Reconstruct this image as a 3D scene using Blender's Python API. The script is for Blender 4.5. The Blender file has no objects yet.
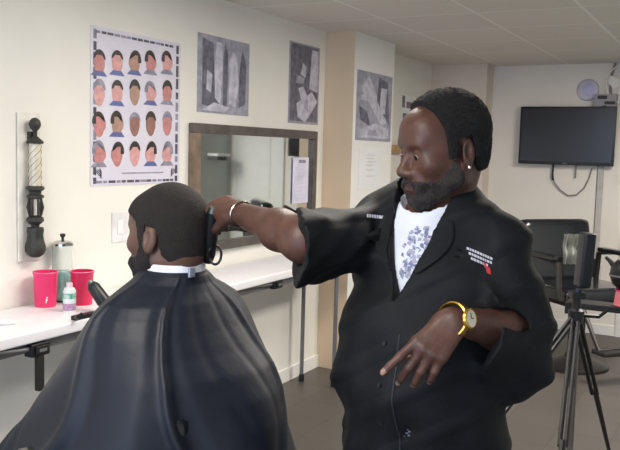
import bpy, bmesh, math, random
import numpy as np
from mathutils import Vector, Matrix
from mathutils.bvhtree import BVHTree
random.seed(7)
SC = bpy.context.scene
COL = SC.collection
PI = math.pi
def V(*a): return Vector(a)

# ------------------------------------------------------------------ camera
CAMZ, F, PITCH, ROLL = 1.6, 800.0, math.radians(5.36), math.radians(1.6)
CAMROT = Matrix.Rotation(PI/2-PITCH, 3, 'X') @ Matrix.Rotation(ROLL, 3, 'Z')
CAMP = V(0, 0, CAMZ)
def ray(px, py):
    return (CAMROT @ V((px-310)/F, -(py-225)/F, -1)).normalized()
def at(px, py, Y):
    d = ray(px, py); return CAMP + d*(Y/d.y)
def hit(px, py, p0, n):
    d = ray(px, py); return CAMP + d*((p0-CAMP).dot(n)/d.dot(n))
cd = bpy.data.cameras.new('camera'); cam = bpy.data.objects.new('camera', cd); COL.objects.link(cam)
cam.matrix_world = Matrix.Translation(CAMP) @ CAMROT.to_4x4()
cd.sensor_width = 36; cd.lens = F/620*36; cd.clip_start = .05
SC.camera = cam
SC.view_settings.view_transform = 'Standard'; SC.view_settings.look = 'None'
SC.view_settings.gamma = 1; SC.view_settings.use_curve_mapping = False
SC.view_settings.exposure = 0.75

# ------------------------------------------------------------------ materials
def s2l(c): return tuple((x/255/12.92 if x/255 <= .04045 else ((x/255+.055)/1.055)**2.4) for x in c)
MATS = {}
def mat(name, rgb, rough=.6, metal=0, var=.06, scale=8, bump=0, bscale=60, spec=None, trans=0, sheen=0, coat=0, emit=None, rgb2=None, alpha=1):
    if name in MATS: return MATS[name]
    m = bpy.data.materials.new(name); m.use_nodes = True
    nt = m.node_tree; b = nt.nodes['Principled BSDF']
    c = s2l(rgb)
    tc = nt.nodes.new('ShaderNodeTexCoord'); no = nt.nodes.new('ShaderNodeTexNoise')
    no.inputs['Scale'].default_value = scale; no.inputs['Detail'].default_value = 3
    nt.links.new(tc.outputs['Object'], no.inputs['Vector'])
    rp = nt.nodes.new('ShaderNodeValToRGB')
    c2 = s2l(rgb2) if rgb2 else tuple(min(1, x*(1+var*2)) for x in c)
    c1 = c if rgb2 else tuple(x*(1-var*2) for x in c)
    rp.color_ramp.elements[0].position = .35; rp.color_ramp.elements[1].position = .65
    rp.color_ramp.elements[0].color = (*c1, 1); rp.color_ramp.elements[1].color = (*c2, 1)
    nt.links.new(no.outputs['Fac'], rp.inputs['Fac']); nt.links.new(rp.outputs['Color'], b.inputs['Base Color'])
    b.inputs['Roughness'].default_value = rough; b.inputs['Metallic'].default_value = metal
    if spec is not None: b.inputs['Specular IOR Level'].default_value = spec
    if trans: b.inputs['Transmission Weight'].default_value = trans; b.inputs['IOR'].default_value = 1.12
    if sheen: b.inputs['Sheen Weight'].default_value = sheen; b.inputs['Sheen Roughness'].default_value = .4
    if coat: b.inputs['Coat Weight'].default_value = coat
    if emit: b.inputs['Emission Color'].default_value = (*s2l(rgb), 1); b.inputs['Emission Strength'].default_value = emit
    if bump:
        n2 = nt.nodes.new('ShaderNodeTexNoise'); n2.inputs['Scale'].default_value = bscale; n2.inputs['Detail'].default_value = 4
        nt.links.new(tc.outputs['Object'], n2.inputs['Vector'])
        bp = nt.nodes.new('ShaderNodeBump'); bp.inputs['Strength'].default_value = bump; bp.inputs['Distance'].default_value = .01
        nt.links.new(n2.outputs['Fac'], bp.inputs['Height']); nt.links.new(bp.outputs['Normal'], b.inputs['Normal'])
    MATS[name] = m; return m

# ------------------------------------------------------------------ objects
def tag(o, label=None, cat=None, group=None, kind=None):
    if label: o['label'] = label
    if cat: o['category'] = cat
    if group: o['group'] = group
    if kind: o['kind'] = kind
    return o
def thing(name, label, cat, loc=(0,0,0), rz=0, group=None):
    o = bpy.data.objects.new(name, None); o.empty_display_size = .05; COL.objects.link(o)
    o.location = loc; o.rotation_euler = (0,0,rz)
    return tag(o, label, cat, group)
def link(name, me, mats, parent=None, smooth=True):
    if not isinstance(mats, (list, tuple)): mats = [mats]
    for m in mats: me.materials.append(m)
    if smooth: me.polygons.foreach_set('use_smooth', [True]*len(me.polygons))
    o = bpy.data.objects.new(name, me); COL.objects.link(o)
    if parent: o.parent = parent
    return o
class MB:
    def __init__(s): s.bm = bmesh.new()
    def box(s, lo, hi, bev=0, mi=0, rot=None, c=None):
        r = bmesh.ops.create_cube(s.bm, size=1)
        vs = r['verts']; lo = Vector(lo); hi = Vector(hi); ce = (lo+hi)/2; sz = hi-lo
        for v in vs:
            p = Vector((v.co.x*sz.x, v.co.y*sz.y, v.co.z*sz.z))
            if rot: p = rot @ p
            v.co = p + ce
        fs = set(f for v in vs for f in v.link_faces)
        for f in fs: f.material_index = mi
        if bev:
            es = list(set(e for v in vs for e in v.link_edges))
            q = bmesh.ops.bevel(s.bm, geom=es, offset=bev, segments=3, profile=.6, affect='EDGES')
            for f in q['faces']: f.material_index = mi
        return s
    def lathe(s, prof, n=32, c=(0,0,0), mi=0, fluted=None):
        c = Vector(c); rings = []
        for (r, z) in prof:
            rings.append([s.bm.verts.new(c+V(r*math.cos(2*PI*i/n), r*math.sin(2*PI*i/n), z)) for i in range(n)] if r > 1e-6 else [s.bm.verts.new(c+V(0,0,z))])
        for a, b in zip(rings, rings[1:]):
            for i in range(n):
                j = (i+1) % n
                if len(a) == 1 and len(b) == 1: continue
                if len(a) == 1: f = s.bm.faces.new((a[0], b[j], b[i]))
                elif len(b) == 1: f = s.bm.faces.new((a[i], a[j], b[0]))
                else: f = s.bm.faces.new((a[i], a[j], b[j], b[i]))
                f.material_index = mi
        return s
    def tube(s, pts, r, n=10, mi=0, closed=False):
        pts = [Vector(p) for p in pts]; rs = r if isinstance(r, (list, tuple)) else [r]*len(pts)
        rings = []; up = None
        for i, p in enumerate(pts):
            a = pts[i-1] if i or closed else p; b = pts[(i+1) % len(pts)] if i < len(pts)-1 or closed else p
            t = (b-a).normalized()
            if up is None: up = t.orthogonal().normalized()
            up = (up - t*up.dot(t)).normalized(); w = t.cross(up)
            rings.append([s.bm.verts.new(p+(up*math.cos(2*PI*k/n)+w*math.sin(2*PI*k/n))*rs[i]) for k in range(n)])
        L = len(rings)
        for i in range(L if closed else L-1):
            a, b = rings[i], rings[(i+1) % L]
            for k in range(n):
                f = s.bm.faces.new((a[k], a[(k+1) % n], b[(k+1) % n], b[k])); f.material_index = mi
        if not closed:
            f = s.bm.faces.new(rings[0][::-1]); f.material_index = mi
            f = s.bm.faces.new(rings[-1]); f.material_index = mi
        return s
    def poly(s, pts, mi=0, thick=None):
        vs = [s.bm.verts.new(Vector(p)) for p in pts]; f = s.bm.faces.new(vs); f.material_index = mi
        if thick is not None:
            r = bmesh.ops.extrude_face_region(s.bm, geom=[f])
            for g in r['geom']:
                if isinstance(g, bmesh.types.BMVert): g.co += Vector(thick)
                if isinstance(g, bmesh.types.BMFace): g.material_index = mi
            for v in vs:
                for g in v.link_faces: g.material_index = mi
        return s
    def build(s, name, mats, parent=None, smooth=False, tf=None):
        bmesh.ops.recalc_face_normals(s.bm, faces=s.bm.faces[:])
        if tf is not None: s.bm.transform(tf)
        me = bpy.data.meshes.new(name); s.bm.to_mesh(me); s.bm.free()
        o = link(name, me, mats, parent, smooth)
        if smooth:
            me.set_sharp_from_angle(angle=math.radians(38))
        return o

# ------------------------------------------------------------------ room frame
A = math.radians(28.3)
D = V(math.sin(A), math.cos(A), 0); N = V(math.cos(A), -math.sin(A), 0)
W0 = V(-1.28, 3.3, 0); RZ = PI/2-A
def wl(t, off=0, z=0): return W0 + D*t + N*off + V(0,0,z)
def wall_px(px, py, off=0):
    p = hit(px, py, W0+N*off, N); return (p-W0).dot(D), p.z
HC = 2.44
T_wall = mat('wall_paint', (238,235,227), .75, var=.015, scale=2, bump=.05, bscale=120)
T_cream = mat('wall_paint_white', (240,238,234), .75, var=.01, scale=2)
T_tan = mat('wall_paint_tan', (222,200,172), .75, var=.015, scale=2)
T_back = mat('wall_paint_back', (234,228,220), .8, var=.015, scale=2)
T_green = mat('wall_paint_green', (186,192,190), .8, var=.02, scale=2)
black_plastic = mat('black_plastic', (22,22,24), .4)
dark_metal = mat('dark_metal', (60,58,56), .4, .6)
chrome = mat('chrome', (200,200,200), .15, 1)
grey_metal = mat('grey_metal', (125,125,128), .45, .5)

def wallbox(name, p0, p1, thick, z0=0, z1=HC, m=T_wall, side=1):
    """vertical slab from p0 to p1 (front face on that line), thickness away to the left of the direction * side"""
    d = (p1-p0).normalized(); n = V(-d.y, d.x, 0)*side*thick
    b = MB(); a, c = p0.copy(), p1.copy()
    pts = [a, c, c+n, a+n]
    vs0 = [b.bm.verts.new(V(p.x,p.y,z0)) for p in pts]; vs1 = [b.bm.verts.new(V(p.x,p.y,z1)) for p in pts]
    b.bm.faces.new(vs0); b.bm.faces.new(vs1)
    for i in range(4): b.bm.faces.new((vs0[i], vs0[(i+1)%4], vs1[(i+1)%4], vs1[i]))
    return tag(b.build(name, m), kind='structure')
# TV wall passes through TVP, direction N
TVP = V(2.46, 7.3, 0)
sL = (TVP-W0).dot(D)                     # distance along D from W0 to back wall
def bw(u, off=0, z=0): return W0 + D*(sL-off) + N*u + V(0,0,z)   # u along back wall from left wall; off toward the camera
UR = 4.02                                  # right wall
wallbox('wall_left', wl(-5.2), wl(sL+.1), .12)
wallbox('wall_back', bw(-.12), bw(UR+.12), .12, m=T_back)
wallbox('wall_right', bw(UR), bw(UR, sL+5.2), .12, m=T_green)
# ---- pillar on left wall
def solve_px(px, p0, d):     # distance along d from p0 so that the point at eye height projects to px
    lo, hi = -3., 8.
    def f(s):
        q = CAMROT.transposed() @ (p0+d*s+V(0,0,1.75)-CAMP); return 310+F*q.x/-q.z
    for _ in range(60):
        m = (lo+hi)/2
        if (f(m)-px)*(f(hi)-px) <= 0: lo = m
        else: hi = m
    return lo
tp = solve_px(323.5, W0, D); pw = solve_px(352.5, wl(tp), N); pl = solve_px(392, wl(tp, pw), D)
b = MB(); b.box((0,0,0), (1,1,1)); bmesh.ops.translate(b.bm, verts=b.bm.verts, vec=(0,0,0))
for v in b.bm.verts: v.co = wl(tp+v.co.x*pl, v.co.y*pw, v.co.z*HC)
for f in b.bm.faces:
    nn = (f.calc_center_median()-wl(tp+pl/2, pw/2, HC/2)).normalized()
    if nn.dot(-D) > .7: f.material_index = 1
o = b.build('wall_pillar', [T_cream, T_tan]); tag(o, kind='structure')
# ---- projecting closet volume between pillar and tv wall
cl = .22
cu = solve_px(484, bw(0, cl), N)
b = MB(); b.box((0,0,0), (1,1,1))
for v in b.bm.verts: v.co = bw(.0+v.co.x*cu, v.co.y*cl, v.co.z*HC)
tag(b.build('wall_closet', mat('wall_paint_closet', (226,212,200), .8, var=.015, scale=2)), kind='structure')

# floor, ceiling
def plane_mat(name, kind):
    m = bpy.data.materials.new(name); m.use_nodes = True; nt = m.node_tree; b = nt.nodes['Principled BSDF']
    tc = nt.nodes.new('ShaderNodeTexCoord'); br = nt.nodes.new('ShaderNodeTexBrick')
    br.offset = 0; br.squash = 1
    nt.links.new(tc.outputs['Object'], br.inputs['Vector'])
    if kind == 'floor':
        br.inputs['Scale'].default_value = 1; br.inputs['Brick Width'].default_value = .305; br.inputs['Row Height'].default_value = .305
        br.inputs['Mortar Size'].default_value = .002
        br.inputs['Color1'].default_value = (*s2l((84,79,75)), 1); br.inputs['Color2'].default_value = (*s2l((90,85,80)), 1); br.inputs['Mortar'].default_value = (*s2l((62,58,55)), 1)
        b.inputs['Roughness'].default_value = .45
    else:
        br.inputs['Scale'].default_value = 1; br.inputs['Brick Width'].default_value = .61; br.inputs['Row Height'].default_value = .61
        br.inputs['Mortar Size'].default_value = .010
        br.inputs['Color1'].default_value = (*s2l((222,218,210)), 1); br.inputs['Color2'].default_value = (*s2l((216,212,204)), 1); br.inputs['Mortar'].default_value = (*s2l((236,234,228)), 1)
        b.inputs['Roughness'].default_value = .9
        no = nt.nodes.new('ShaderNodeTexNoise'); no.inputs['Scale'].default_value = 90; nt.links.new(tc.outputs['Object'], no.inputs['Vector'])
        bp = nt.nodes.new('ShaderNodeBump'); bp.inputs['Strength'].default_value = .3; bp.inputs['Distance'].default_value = .01
        nt.links.new(no.outputs['Fac'], bp.inputs['Height']); nt.links.new(bp.outputs['Normal'], b.inputs['Normal'])
    nt.links.new(br.outputs['Color'], b.inputs['Base Color']); return m
L = sL+5.3
TF = Matrix.Translation(W0) @ Matrix.Rotation(RZ, 4, 'Z')     # local x = D, local y = -N
def room_slab(name, z0, z1, m):
    b = MB(); b.box((-5.3, -UR-.12, z0), (sL+.12, .12, z1)); o = b.build(name, m); o.matrix_world = TF; return tag(o, kind='structure')
room_slab('floor', -.1, 0, plane_mat('floor_tiles', 'floor'))
room_slab('ceiling', HC, HC+.08, plane_mat('ceiling_tiles', 'ceiling'))
# baseboards
bbm = mat('baseboard_paint', (70,64,60), .6)
def bb(name, p0, p1, n, bbm=bbm):
    b = MB(); d = (p1-p0)
    for i in range(1): pass
    r = Matrix.Rotation(math.atan2(d.y, d.x), 3, 'Z')
    b.box((0,0,0), (1,1,1))
    for v in b.bm.verts: v.co = p0 + d*v.co.x + n*(v.co.y*.012) + V(0,0,v.co.z*.09)
    tag(b.build(name, bbm), kind='structure')
bb('baseboard_left', wl(-5), wl(tp), N, T_cream)
bb('baseboard_back', bw(cu), bw(UR), -D, T_cream)
bb('baseboard_closet', bw(pw+.02, cl), bw(cu, cl), -D, T_cream)
# door on the back wall, seen in the mirror
dm = mat('door_paint', (236,236,232), .5, var=.01)
def refl(px):
    d = ray(px, 185); p = hit(px, 185, W0+N*.02, N); r_ = d-N*2*d.dot(N)
    q = p+r_*((bw(0)-p).dot(D)/r_.dot(D)); return (q-W0).dot(N)
du0, du1 = sorted((refl(238), refl(279)))
rw_ = lambda a, o_, z: bw(a, o_, z)
UP = refl(231)
print('door', du0, du1, UP)
b = MB(); b.box((0,0,0),(1,1,1))
for v in b.bm.verts: v.co = bw(UP+v.co.x*.1, v.co.y*1.0, v.co.z*HC)
tag(b.build('wall_partition', T_green), kind='structure')
b = MB(); b.box((du0-.07,0,0), (du0,.03,2.1)); b.box((du1,0,0), (du1+.05,.03,2.1)); b.box((du0-.07,0,2.03), (du1+.05,.03,2.1))
for v in b.bm.verts: v.co = rw_(*v.co)
tag(b.build('trim_1', dm), kind='structure')
dr = tag(bpy.data.objects.new('door_1', None), kind='structure'); COL.objects.link(dr)
b = MB(); b.box((du0,.002,.0), (du1,.02,2.03))
for (x0,x1,z0,z1) in ((.1,du1-du0-.1,.15,.9),(.1,du1-du0-.1,1.05,1.9)): b.box((du0+x0,.02,z0), (du0+x1,.027,z1), bev=.003)
for v in b.bm.verts: v.co = rw_(*v.co)
b.build('panel', dm, dr)
b = MB(); b.lathe([(0,0),(.012,.0),(.012,.04),(.03,.05),(.03,.07),(0,.08)], c=(0,0,0))
b.build('door_handle', chrome, dr, True, Matrix.Translation(rw_(du1-.06,.027,1.0)) @ (-D).to_track_quat('Z','Y').to_matrix().to_4x4())

# ------------------------------------------------------------------ ceiling lights (real fixtures, above the frame)
lamp_m = mat('lamp_diffuser', (255,250,238), .5, emit=3.0, var=0)
def fixture(t, off, label, power, size=(1.2,.6), col=(1,.94,.86)):
    p = wl(t, off, HC)
    r = thing('ceiling_light', label, 'ceiling light', p, RZ, 'ceiling lights')
    b = MB(); sx, sy = size[0]/2, size[1]/2
    b.box((-sx,-sy,-.02),(sx,-sy+.02,0)); b.box((-sx,sy-.02,-.02),(sx,sy,0)); b.box((-sx,-sy,-.02),(-sx+.02,sy,0)); b.box((sx-.02,-sy,-.02),(sx,sy,0))
    b.build('frame', T_cream, r)
    b = MB(); b.box((-sx+.02,-sy+.02,-.010),(sx-.02,sy-.02,-.002)); b.build('diffuser', lamp_m, r)
    l = bpy.data.lights.new('ceiling_lamp', 'AREA'); l.shape = 'RECTANGLE'; l.size = size[0]-.06; l.size_y = size[1]-.06
    l.energy = power; l.color = col
    lo = bpy.data.objects.new('ceiling_lamp', l); COL.objects.link(lo); lo.location = (0,0,-.03); lo.parent = r
fixture(.5, 1.55, 'recessed fluorescent ceiling light over the middle of the room', 20)
fixture(-2.2, 1.7, 'recessed fluorescent ceiling light behind the camera position', 22)
fixture(2.9, 2.6, 'recessed fluorescent ceiling light nearest the television wall', 44)
# daylight from the shop front behind the viewer
w = bpy.data.worlds.new('world'); SC.world = w; w.use_nodes = True
w.node_tree.nodes['Background'].inputs['Color'].default_value = (.62,.75,1,1); w.node_tree.nodes['Background'].inputs['Strength'].default_value = 2.2

# ------------------------------------------------------------------ implicit surfaces
def rotz(f):   # columns: right, forward, up
    f = Vector((f[0], f[1], 0)).normalized(); return Matrix(((f.y, f.x, 0), (-f.x, f.y, 0), (0, 0, 1)))
class Fld:
    def __init__(s): s.ops = []; s.ints = []; s.post = []
    def _a(s, kind, fn, lo, hi, k): s.ops.append((kind, fn, np.array(lo), np.array(hi), k)); return s
    def cone(s, a, b, ra, rb=None, k=.02, kind='+'):
        a = np.array(a, float); b = np.array(b, float); rb = ra if rb is None else rb; ab = b-a; L2 = max(ab@ab, 1e-12)
        def fn(P):
            t = np.clip(((P-a)@ab)/L2, 0, 1); q = P-a-t[..., None]*ab
            return np.sqrt((q*q).sum(-1))-(ra+(rb-ra)*t)
        R = max(ra, rb); return s._a(kind, fn, np.minimum(a,b)-R, np.maximum(a,b)+R, k)
    def ell(s, c, r, R=None, k=.02, kind='+'):
        c = np.array(c, float); r = np.array(r, float); Rm = np.eye(3) if R is None else np.array(R)
        def fn(P):
            q = (P-c)@Rm; k0 = np.sqrt(((q/r)**2).sum(-1)); k1 = np.sqrt(((q/r**2)**2).sum(-1))+1e-9
            return k0*(k0-1)/k1
        return s._a(kind, fn, c-r.max(), c+r.max(), k)
    def rbox(s, c, h, R=None, rd=.005, k=.005, kind='+'):
        c = np.array(c, float); h = np.array(h, float)-rd; Rm = np.eye(3) if R is None else np.array(R)
        def fn(P):
            q = np.abs((P-c)@Rm)-h; return np.sqrt((np.maximum(q,0)**2).sum(-1))+np.minimum(q.max(-1),0)-rd
        m = np.linalg.norm(h)+rd; return s._a(kind, fn, c-m, c+m, k)
    def inter(s, fn): s.ints.append(fn); return s
    def ev(s, P, lo, hi):
        d = np.full(P.shape[:-1], .5)
        for kind, fn, l, h_, k in s.ops:
            mg = k+.03
            if (l-mg > hi).any() or (h_+mg < lo).any(): continue
            e = fn(P)
            if kind == '+':
                hh = np.maximum(k-np.abs(d-e), 0)/k; d = np.minimum(d, e)-hh*hh*k*.25
            else:
                hh = np.maximum(k-np.abs(d+e), 0)/k; d = np.maximum(d, -e)+hh*hh*k*.25
        for fn in s.post: d = d+fn(P)
        for fn in s.ints: d = np.maximum(d, fn(P))
        return d
    def mesh(s, name, h=.004, grow=0, B=24):
        adds = [o for o in s.ops if o[0] == '+']
        lo = np.min([o[2] for o in adds], 0)-.03-grow; hi = np.max([o[3] for o in adds], 0)+.03+grow
        nb = np.ceil((hi-lo)/(h*B)).astype(int); S = (nb*B+4).astype(np.int64)
        ids, pos, quads = [], [], []
        ar = np.arange(B+1)
        for bi in np.ndindex(*nb):
            st = np.array(bi)*B; bl = lo+st*h; bh = bl+B*h; mg = .012+grow+2*h
            if not any(((o[2]-mg-o[4]*.3 <= bh).all() and (o[3]+mg+o[4]*.3 >= bl).all()) for o in adds): continue
            P = np.stack(np.meshgrid(*[bl[i]+ar*h for i in range(3)], indexing='ij'), -1)
            d = s.ev(P, bl, bh); ins = d < 0
            if ins.all() or not ins.any(): continue
            # vertices
            acc = np.zeros((B,B,B,3)); cnt = np.zeros((B,B,B))
            for ax in range(3):
                a0 = [slice(0,B+1)]*3; a1 = [slice(0,B+1)]*3; a0[ax] = slice(0,B); a1[ax] = slice(1,B+1)
                d0 = d[tuple(a0)]; d1 = d[tuple(a1)]; x = (d0 < 0) != (d1 < 0)
                t = np.where(x, d0/np.where(x, d0-d1, 1), 0); Pc = P[tuple(a0)].copy(); Pc[..., ax] += t*h
                o1, o2 = [i for i in range(3) if i != ax]
                for u in (0,1):
                    for v in (0,1):
                        sl = [slice(0,B)]*3; sl[o1] = slice(u,B+u); sl[o2] = slice(v,B+v); sl = tuple(sl)
                        m = x[sl]; acc += np.where(m[..., None], Pc[sl], 0); cnt += m
                # quads
                sl = [slice(0,B)]*3; m = x[tuple(sl)]; I = np.argwhere(m)
                if len(I):
                    G = I+st; neg = d0[tuple(sl)][m] < 0
                    e1 = np.zeros(3, int); e1[(ax+1)%3] = 1; e2 = np.zeros(3, int); e2[(ax+2)%3] = 1
                    def gid(g): return ((g[:,0]+1)*S[1]+(g[:,1]+1))*S[2]+(g[:,2]+1)
                    q = np.stack([gid(G), gid(G-e1), gid(G-e1-e2), gid(G-e2)], 1)
                    q[~neg] = q[~neg][:, ::-1]; quads.append(q)
            m = cnt > 0; I = np.argwhere(m)+st
            ids.append(((I[:,0]+1)*S[1]+(I[:,1]+1))*S[2]+(I[:,2]+1)); pos.append(acc[m]/cnt[m][:, None])
        ids = np.concatenate(ids); pos = np.concatenate(pos); quads = np.concatenate(quads)
        o = np.argsort(ids); ids = ids[o]; pos = pos[o]
        ix = np.searchsorted(ids, quads); ix = np.clip(ix, 0, len(ids)-1); ok = (ids[ix] == quads).all(1); q = ix[ok]
        me = bpy.data.meshes.new(name); me.vertices.add(len(pos)); me.vertices.foreach_set('co', pos.astype(np.float32).ravel())
        me.loops.add(len(q)*4); me.loops.foreach_set('vertex_index', q.astype(np.int32).ravel())
        me.polygons.add(len(q)); me.polygons.foreach_set('loop_start', np.arange(0, len(q)*4, 4, dtype=np.int32))
        me.update(calc_edges=True); me.validate()
        return me
def shift(me, base):
    me.transform(Matrix.Translation(-Vector(base))); return me
def wav(P, fx, fy, fz, ph=0): return np.sin(P[...,0]*fx+P[...,1]*fy+P[...,2]*fz+ph)

class Fr:   # a local frame
    def __init__(s, R, o, sc=1): s.R = R; s.o = Vector(o); s.s = sc; s.Rn = np.array(R)
    def __call__(s, x, y, z): return s.o + s.R @ (V(x,y,z)*s.s)
    def loc(s, P): return ((P-np.array(s.o))@s.Rn)/s.s
def head(Fd, T, brow=1.0, beardless=False):
    s = T.s; R = T.Rn
    E = lambda c, r, k=.02, kind='+', rr=None: Fd.ell(T(*c), np.array(r)*s, R if rr is None else np.array(T.R @ rr), k*s, kind)
    C = lambda a, b, ra, rb, k=.015, kind='+': Fd.cone(T(*a), T(*b), ra*s, rb*s, k*s, kind)
    E((0,-.012,.045), (.076,.099,.083)); E((0,.03,-.015), (.064,.066,.085), .03)
    C((-.047,.002,-.055), (-.014,.072,-.098), .022, .019, .03); C((.047,.002,-.055), (.014,.072,-.098), .022, .019, .03)
    E((0,.078,-.098), (.021,.017,.017), .02)
    E((0,.062,.055), (.058,.036,.042), .03)                            # forehead
    C((-.036,.084,.028), (.036,.084,.028), .011*brow, .011*brow, .02)  # brow ridge
    for sx in (-1, 1):
        E((sx*.033,.105,.009), (.019,.018,.013), .014, '-')            # eye socket
        E((sx*.044,.068,-.018), (.024,.022,.022), .03)                 # cheekbone
        E((sx*.032,.082,.008), (.0145,.0135,.0125), .004)              # eyelids
        C((sx*.020,.093,-.034), (sx*.032,.088,-.062), .009, .008, .02)  # fold beside the mouth
    C((0,.090,.018), (0,.116,-.026), .008, .012, .014)                 # nose
    E((0,.117,-.030), (.013,.012,.011), .008)
    for sx in (-1, 1): E((sx*.0155,.106,-.035), (.010,.012,.009), .008)
    E((0,.083,-.064), (.034,.022,.026), .02)                           # muzzle
    C((-.020,.099,-.0595), (.020,.099,-.0595), .0065, .0065, .006); C((-.018,.099,-.074), (.018,.099,-.074), .0075, .0075, .006)
    C((-.024,.108,-.0665), (.024,.108,-.0665), .002, .002, .004, '-')
    for sx in (-1, 1):                                                 # ears
        rr = Matrix.Rotation(sx*-.35, 3, 'Z') @ Matrix.Rotation(.15, 3, 'X')
        E((sx*.080,-.014,-.004), (.009,.019,.032), .006, '+', rr)
        E((sx*.088,-.010,.002), (.007,.010,.018), .005, '-', rr)
        E((sx*.078,-.008,-.030), (.007,.009,.009), .008)
def hair_field(T, hl, thick, fuzz=0, up=0.):
    Fd = Fld(); s = T.s; R = T.Rn
    Fd.ell(T(0,-.012,.045), np.array((.076+thick,.099+thick,.083+thick+up))*s, R)
    Fd.ell(T(0,.062,.055), np.array((.058+thick*.7,.036+thick*.7,.042+thick*.7))*s, R, .03*s)
    Fd.ell(T(0,-.03,-.02), np.array((.066+thick*.5,.072+thick*.5,.075))*s, R, .03*s)
    Fd.ell(T(0,.03,-.015), np.array((.064+thick*.5,.066,.085))*s, R, .03*s)
    ys, zs = zip(*hl)
    def m(P):
        q = T.loc(P); return (np.interp(q[...,1], ys, zs)-q[...,2])*.55*s
    Fd.inter(m)
    if fuzz: Fd.post.append(lambda P: fuzz*(wav(P,700,300,200)*wav(P,-200,650,300,1)+wav(P,300,-400,800,2)*.6))
    return Fd
def beard_field(T, thick, zt, fuzz=.0006, chin=.0):
    Fd = Fld(); s = T.s; t = thick
    Fd.ell(T(0,.03,-.015), np.array((.064+t,.066+t,.085+t))*s, T.Rn, .03*s)
    C = lambda a, b, ra, rb, k=.03: Fd.cone(T(*a), T(*b), ra*s, rb*s, k*s)
    for sx in (-1,1):
        C((sx*.047,.002,-.055), (sx*.014,.072,-.098), .022+t, .019+t)
        C((sx*.004,.100,-.050), (sx*.030,.090,-.068), .008+t, .006+t, .008)
        C((sx*.030,.090,-.066), (sx*.018,.080,-.095), .010+t, .014+t, .02)
    Fd.ell(T(0,.078,-.098), np.array((.021+t,.017+t,.017+t+chin))*s, T.Rn, .02*s)
    Fd.ell(T(0,.100,-.0695), np.array((.021,.02,.0115))*s, T.Rn, .004*s, '-')
    ys, zs = zip(*zt)
    def m(P):
        q = T.loc(P); return np.maximum((q[...,2]-np.interp(q[...,1], ys, zs))*.6, (-.004-q[...,1]))*s
    Fd.inter(m); Fd.post.append(lambda P: fuzz*(wav(P,700,300,200)*wav(P,-200,650,300,1)+wav(P,300,-400,800,2)*.6))
    return Fd
def hand(Fd, wrist, u, w, thumb, bends, spreads, sc=1., tb=(.5,.4), tdir=(.55,.75,-.35)):
    """u to the fingers, w out of the back of the hand, thumb = +-1 side of u x w"""
    u = Vector(u).normalized(); w = Vector(w); w = (w-u*w.dot(u)).normalized(); v = u.cross(w)*thumb
    L = [(.045,.027,.022), (.050,.031,.024), (.046,.029,.023), (.036,.022,.020)]
    tips = []
    for i in range(4):
        lat = (.030,.010,-.010,-.029)[i]*sc; kn = wrist + u*(.088,.091,.086,.078)[i]*sc + v*lat - w*abs(i-1.2)*.002
        Fd.cone(wrist+v*lat*.55+u*.005, kn, .016*sc, .0125*sc, .014)
        ang = 0; p = kn; d0 = (u + v*spreads[i]).normalized()
        for j in range(3):
            ang += bends[i][j]; d = d0*math.cos(ang)-w*math.sin(ang); q = p+d*L[i][j]*sc
            r0 = (.0105,.0092,.0083,.0072)[j]*sc*(.88 if i == 3 else 1); r1 = (.0092,.0083,.0072)[j]*sc*(.88 if i == 3 else 1)
            Fd.cone(p, q, r0, r1, .004 if j else .008); p = q
        tips.append((p, d, (w*math.cos(ang)+d0*math.sin(ang))))
    b0 = wrist + u*.022*sc + v*.020*sc - w*.006
    d = (u*tdir[0]+v*tdir[1]+w*tdir[2]).normalized(); b1 = b0+d*.045*sc
    Fd.cone(b0, b1, .018*sc, .0125*sc, .016)
    d = (d*math.cos(tb[0])+(u*.9-w*.4)*math.sin(tb[0])).normalized(); b2 = b1+d*.034*sc; Fd.cone(b1, b2, .0115*sc, .010*sc, .004)
    d = (d*math.cos(tb[1])+(u*.6-w*.8)*math.sin(tb[1])).normalized(); b3 = b2+d*.026*sc; Fd.cone(b2, b3, .010*sc, .0085*sc, .004)
    tips.append((b3, d, w)); return tips
def decal(bvh, polys, base, name, mats, parent, off=.0015, thick=0, sub=6, smooth=False):
    """small flat pieces (embroidery, print, collar) laid onto a surface that already stands in the scene"""
    b = MB()
    for pts, mi in polys:
        me = bmesh.new(); vs = [me.verts.new((x,y,0)) for x,y in pts]; me.faces.new(vs)
        bmesh.ops.triangulate(me, faces=me.faces[:])
        if sub: bmesh.ops.subdivide_edges(me, edges=me.edges[:], cuts=sub, use_grid_fill=True)
        mp = {}; nrm = {}
        for v in me.verts:
            d = ray(v.co.x, v.co.y); h = bvh.ray_cast(CAMP, d)
            if h[0] is None: continue
            mp[v] = b.bm.verts.new(h[0]+h[1]*off-Vector(base)); nrm[mp[v]] = h[1].copy()
        top = []
        for f in me.faces:
            if all(v in mp for v in f.verts):
                g = b.bm.faces.new([mp[v] for v in f.verts]); g.material_index = mi; top.append(g)
        if thick and top:
            r = bmesh.ops.extrude_face_region(b.bm, geom=top)
            nv = [g for g in r['geom'] if isinstance(g, bmesh.types.BMVert)]
            for g in nv:
                dd = (CAMP-Vector(base)-g.co).normalized(); g.co += dd*thick
        me.free()
    return b.build(name, mats, parent, smooth)

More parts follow.
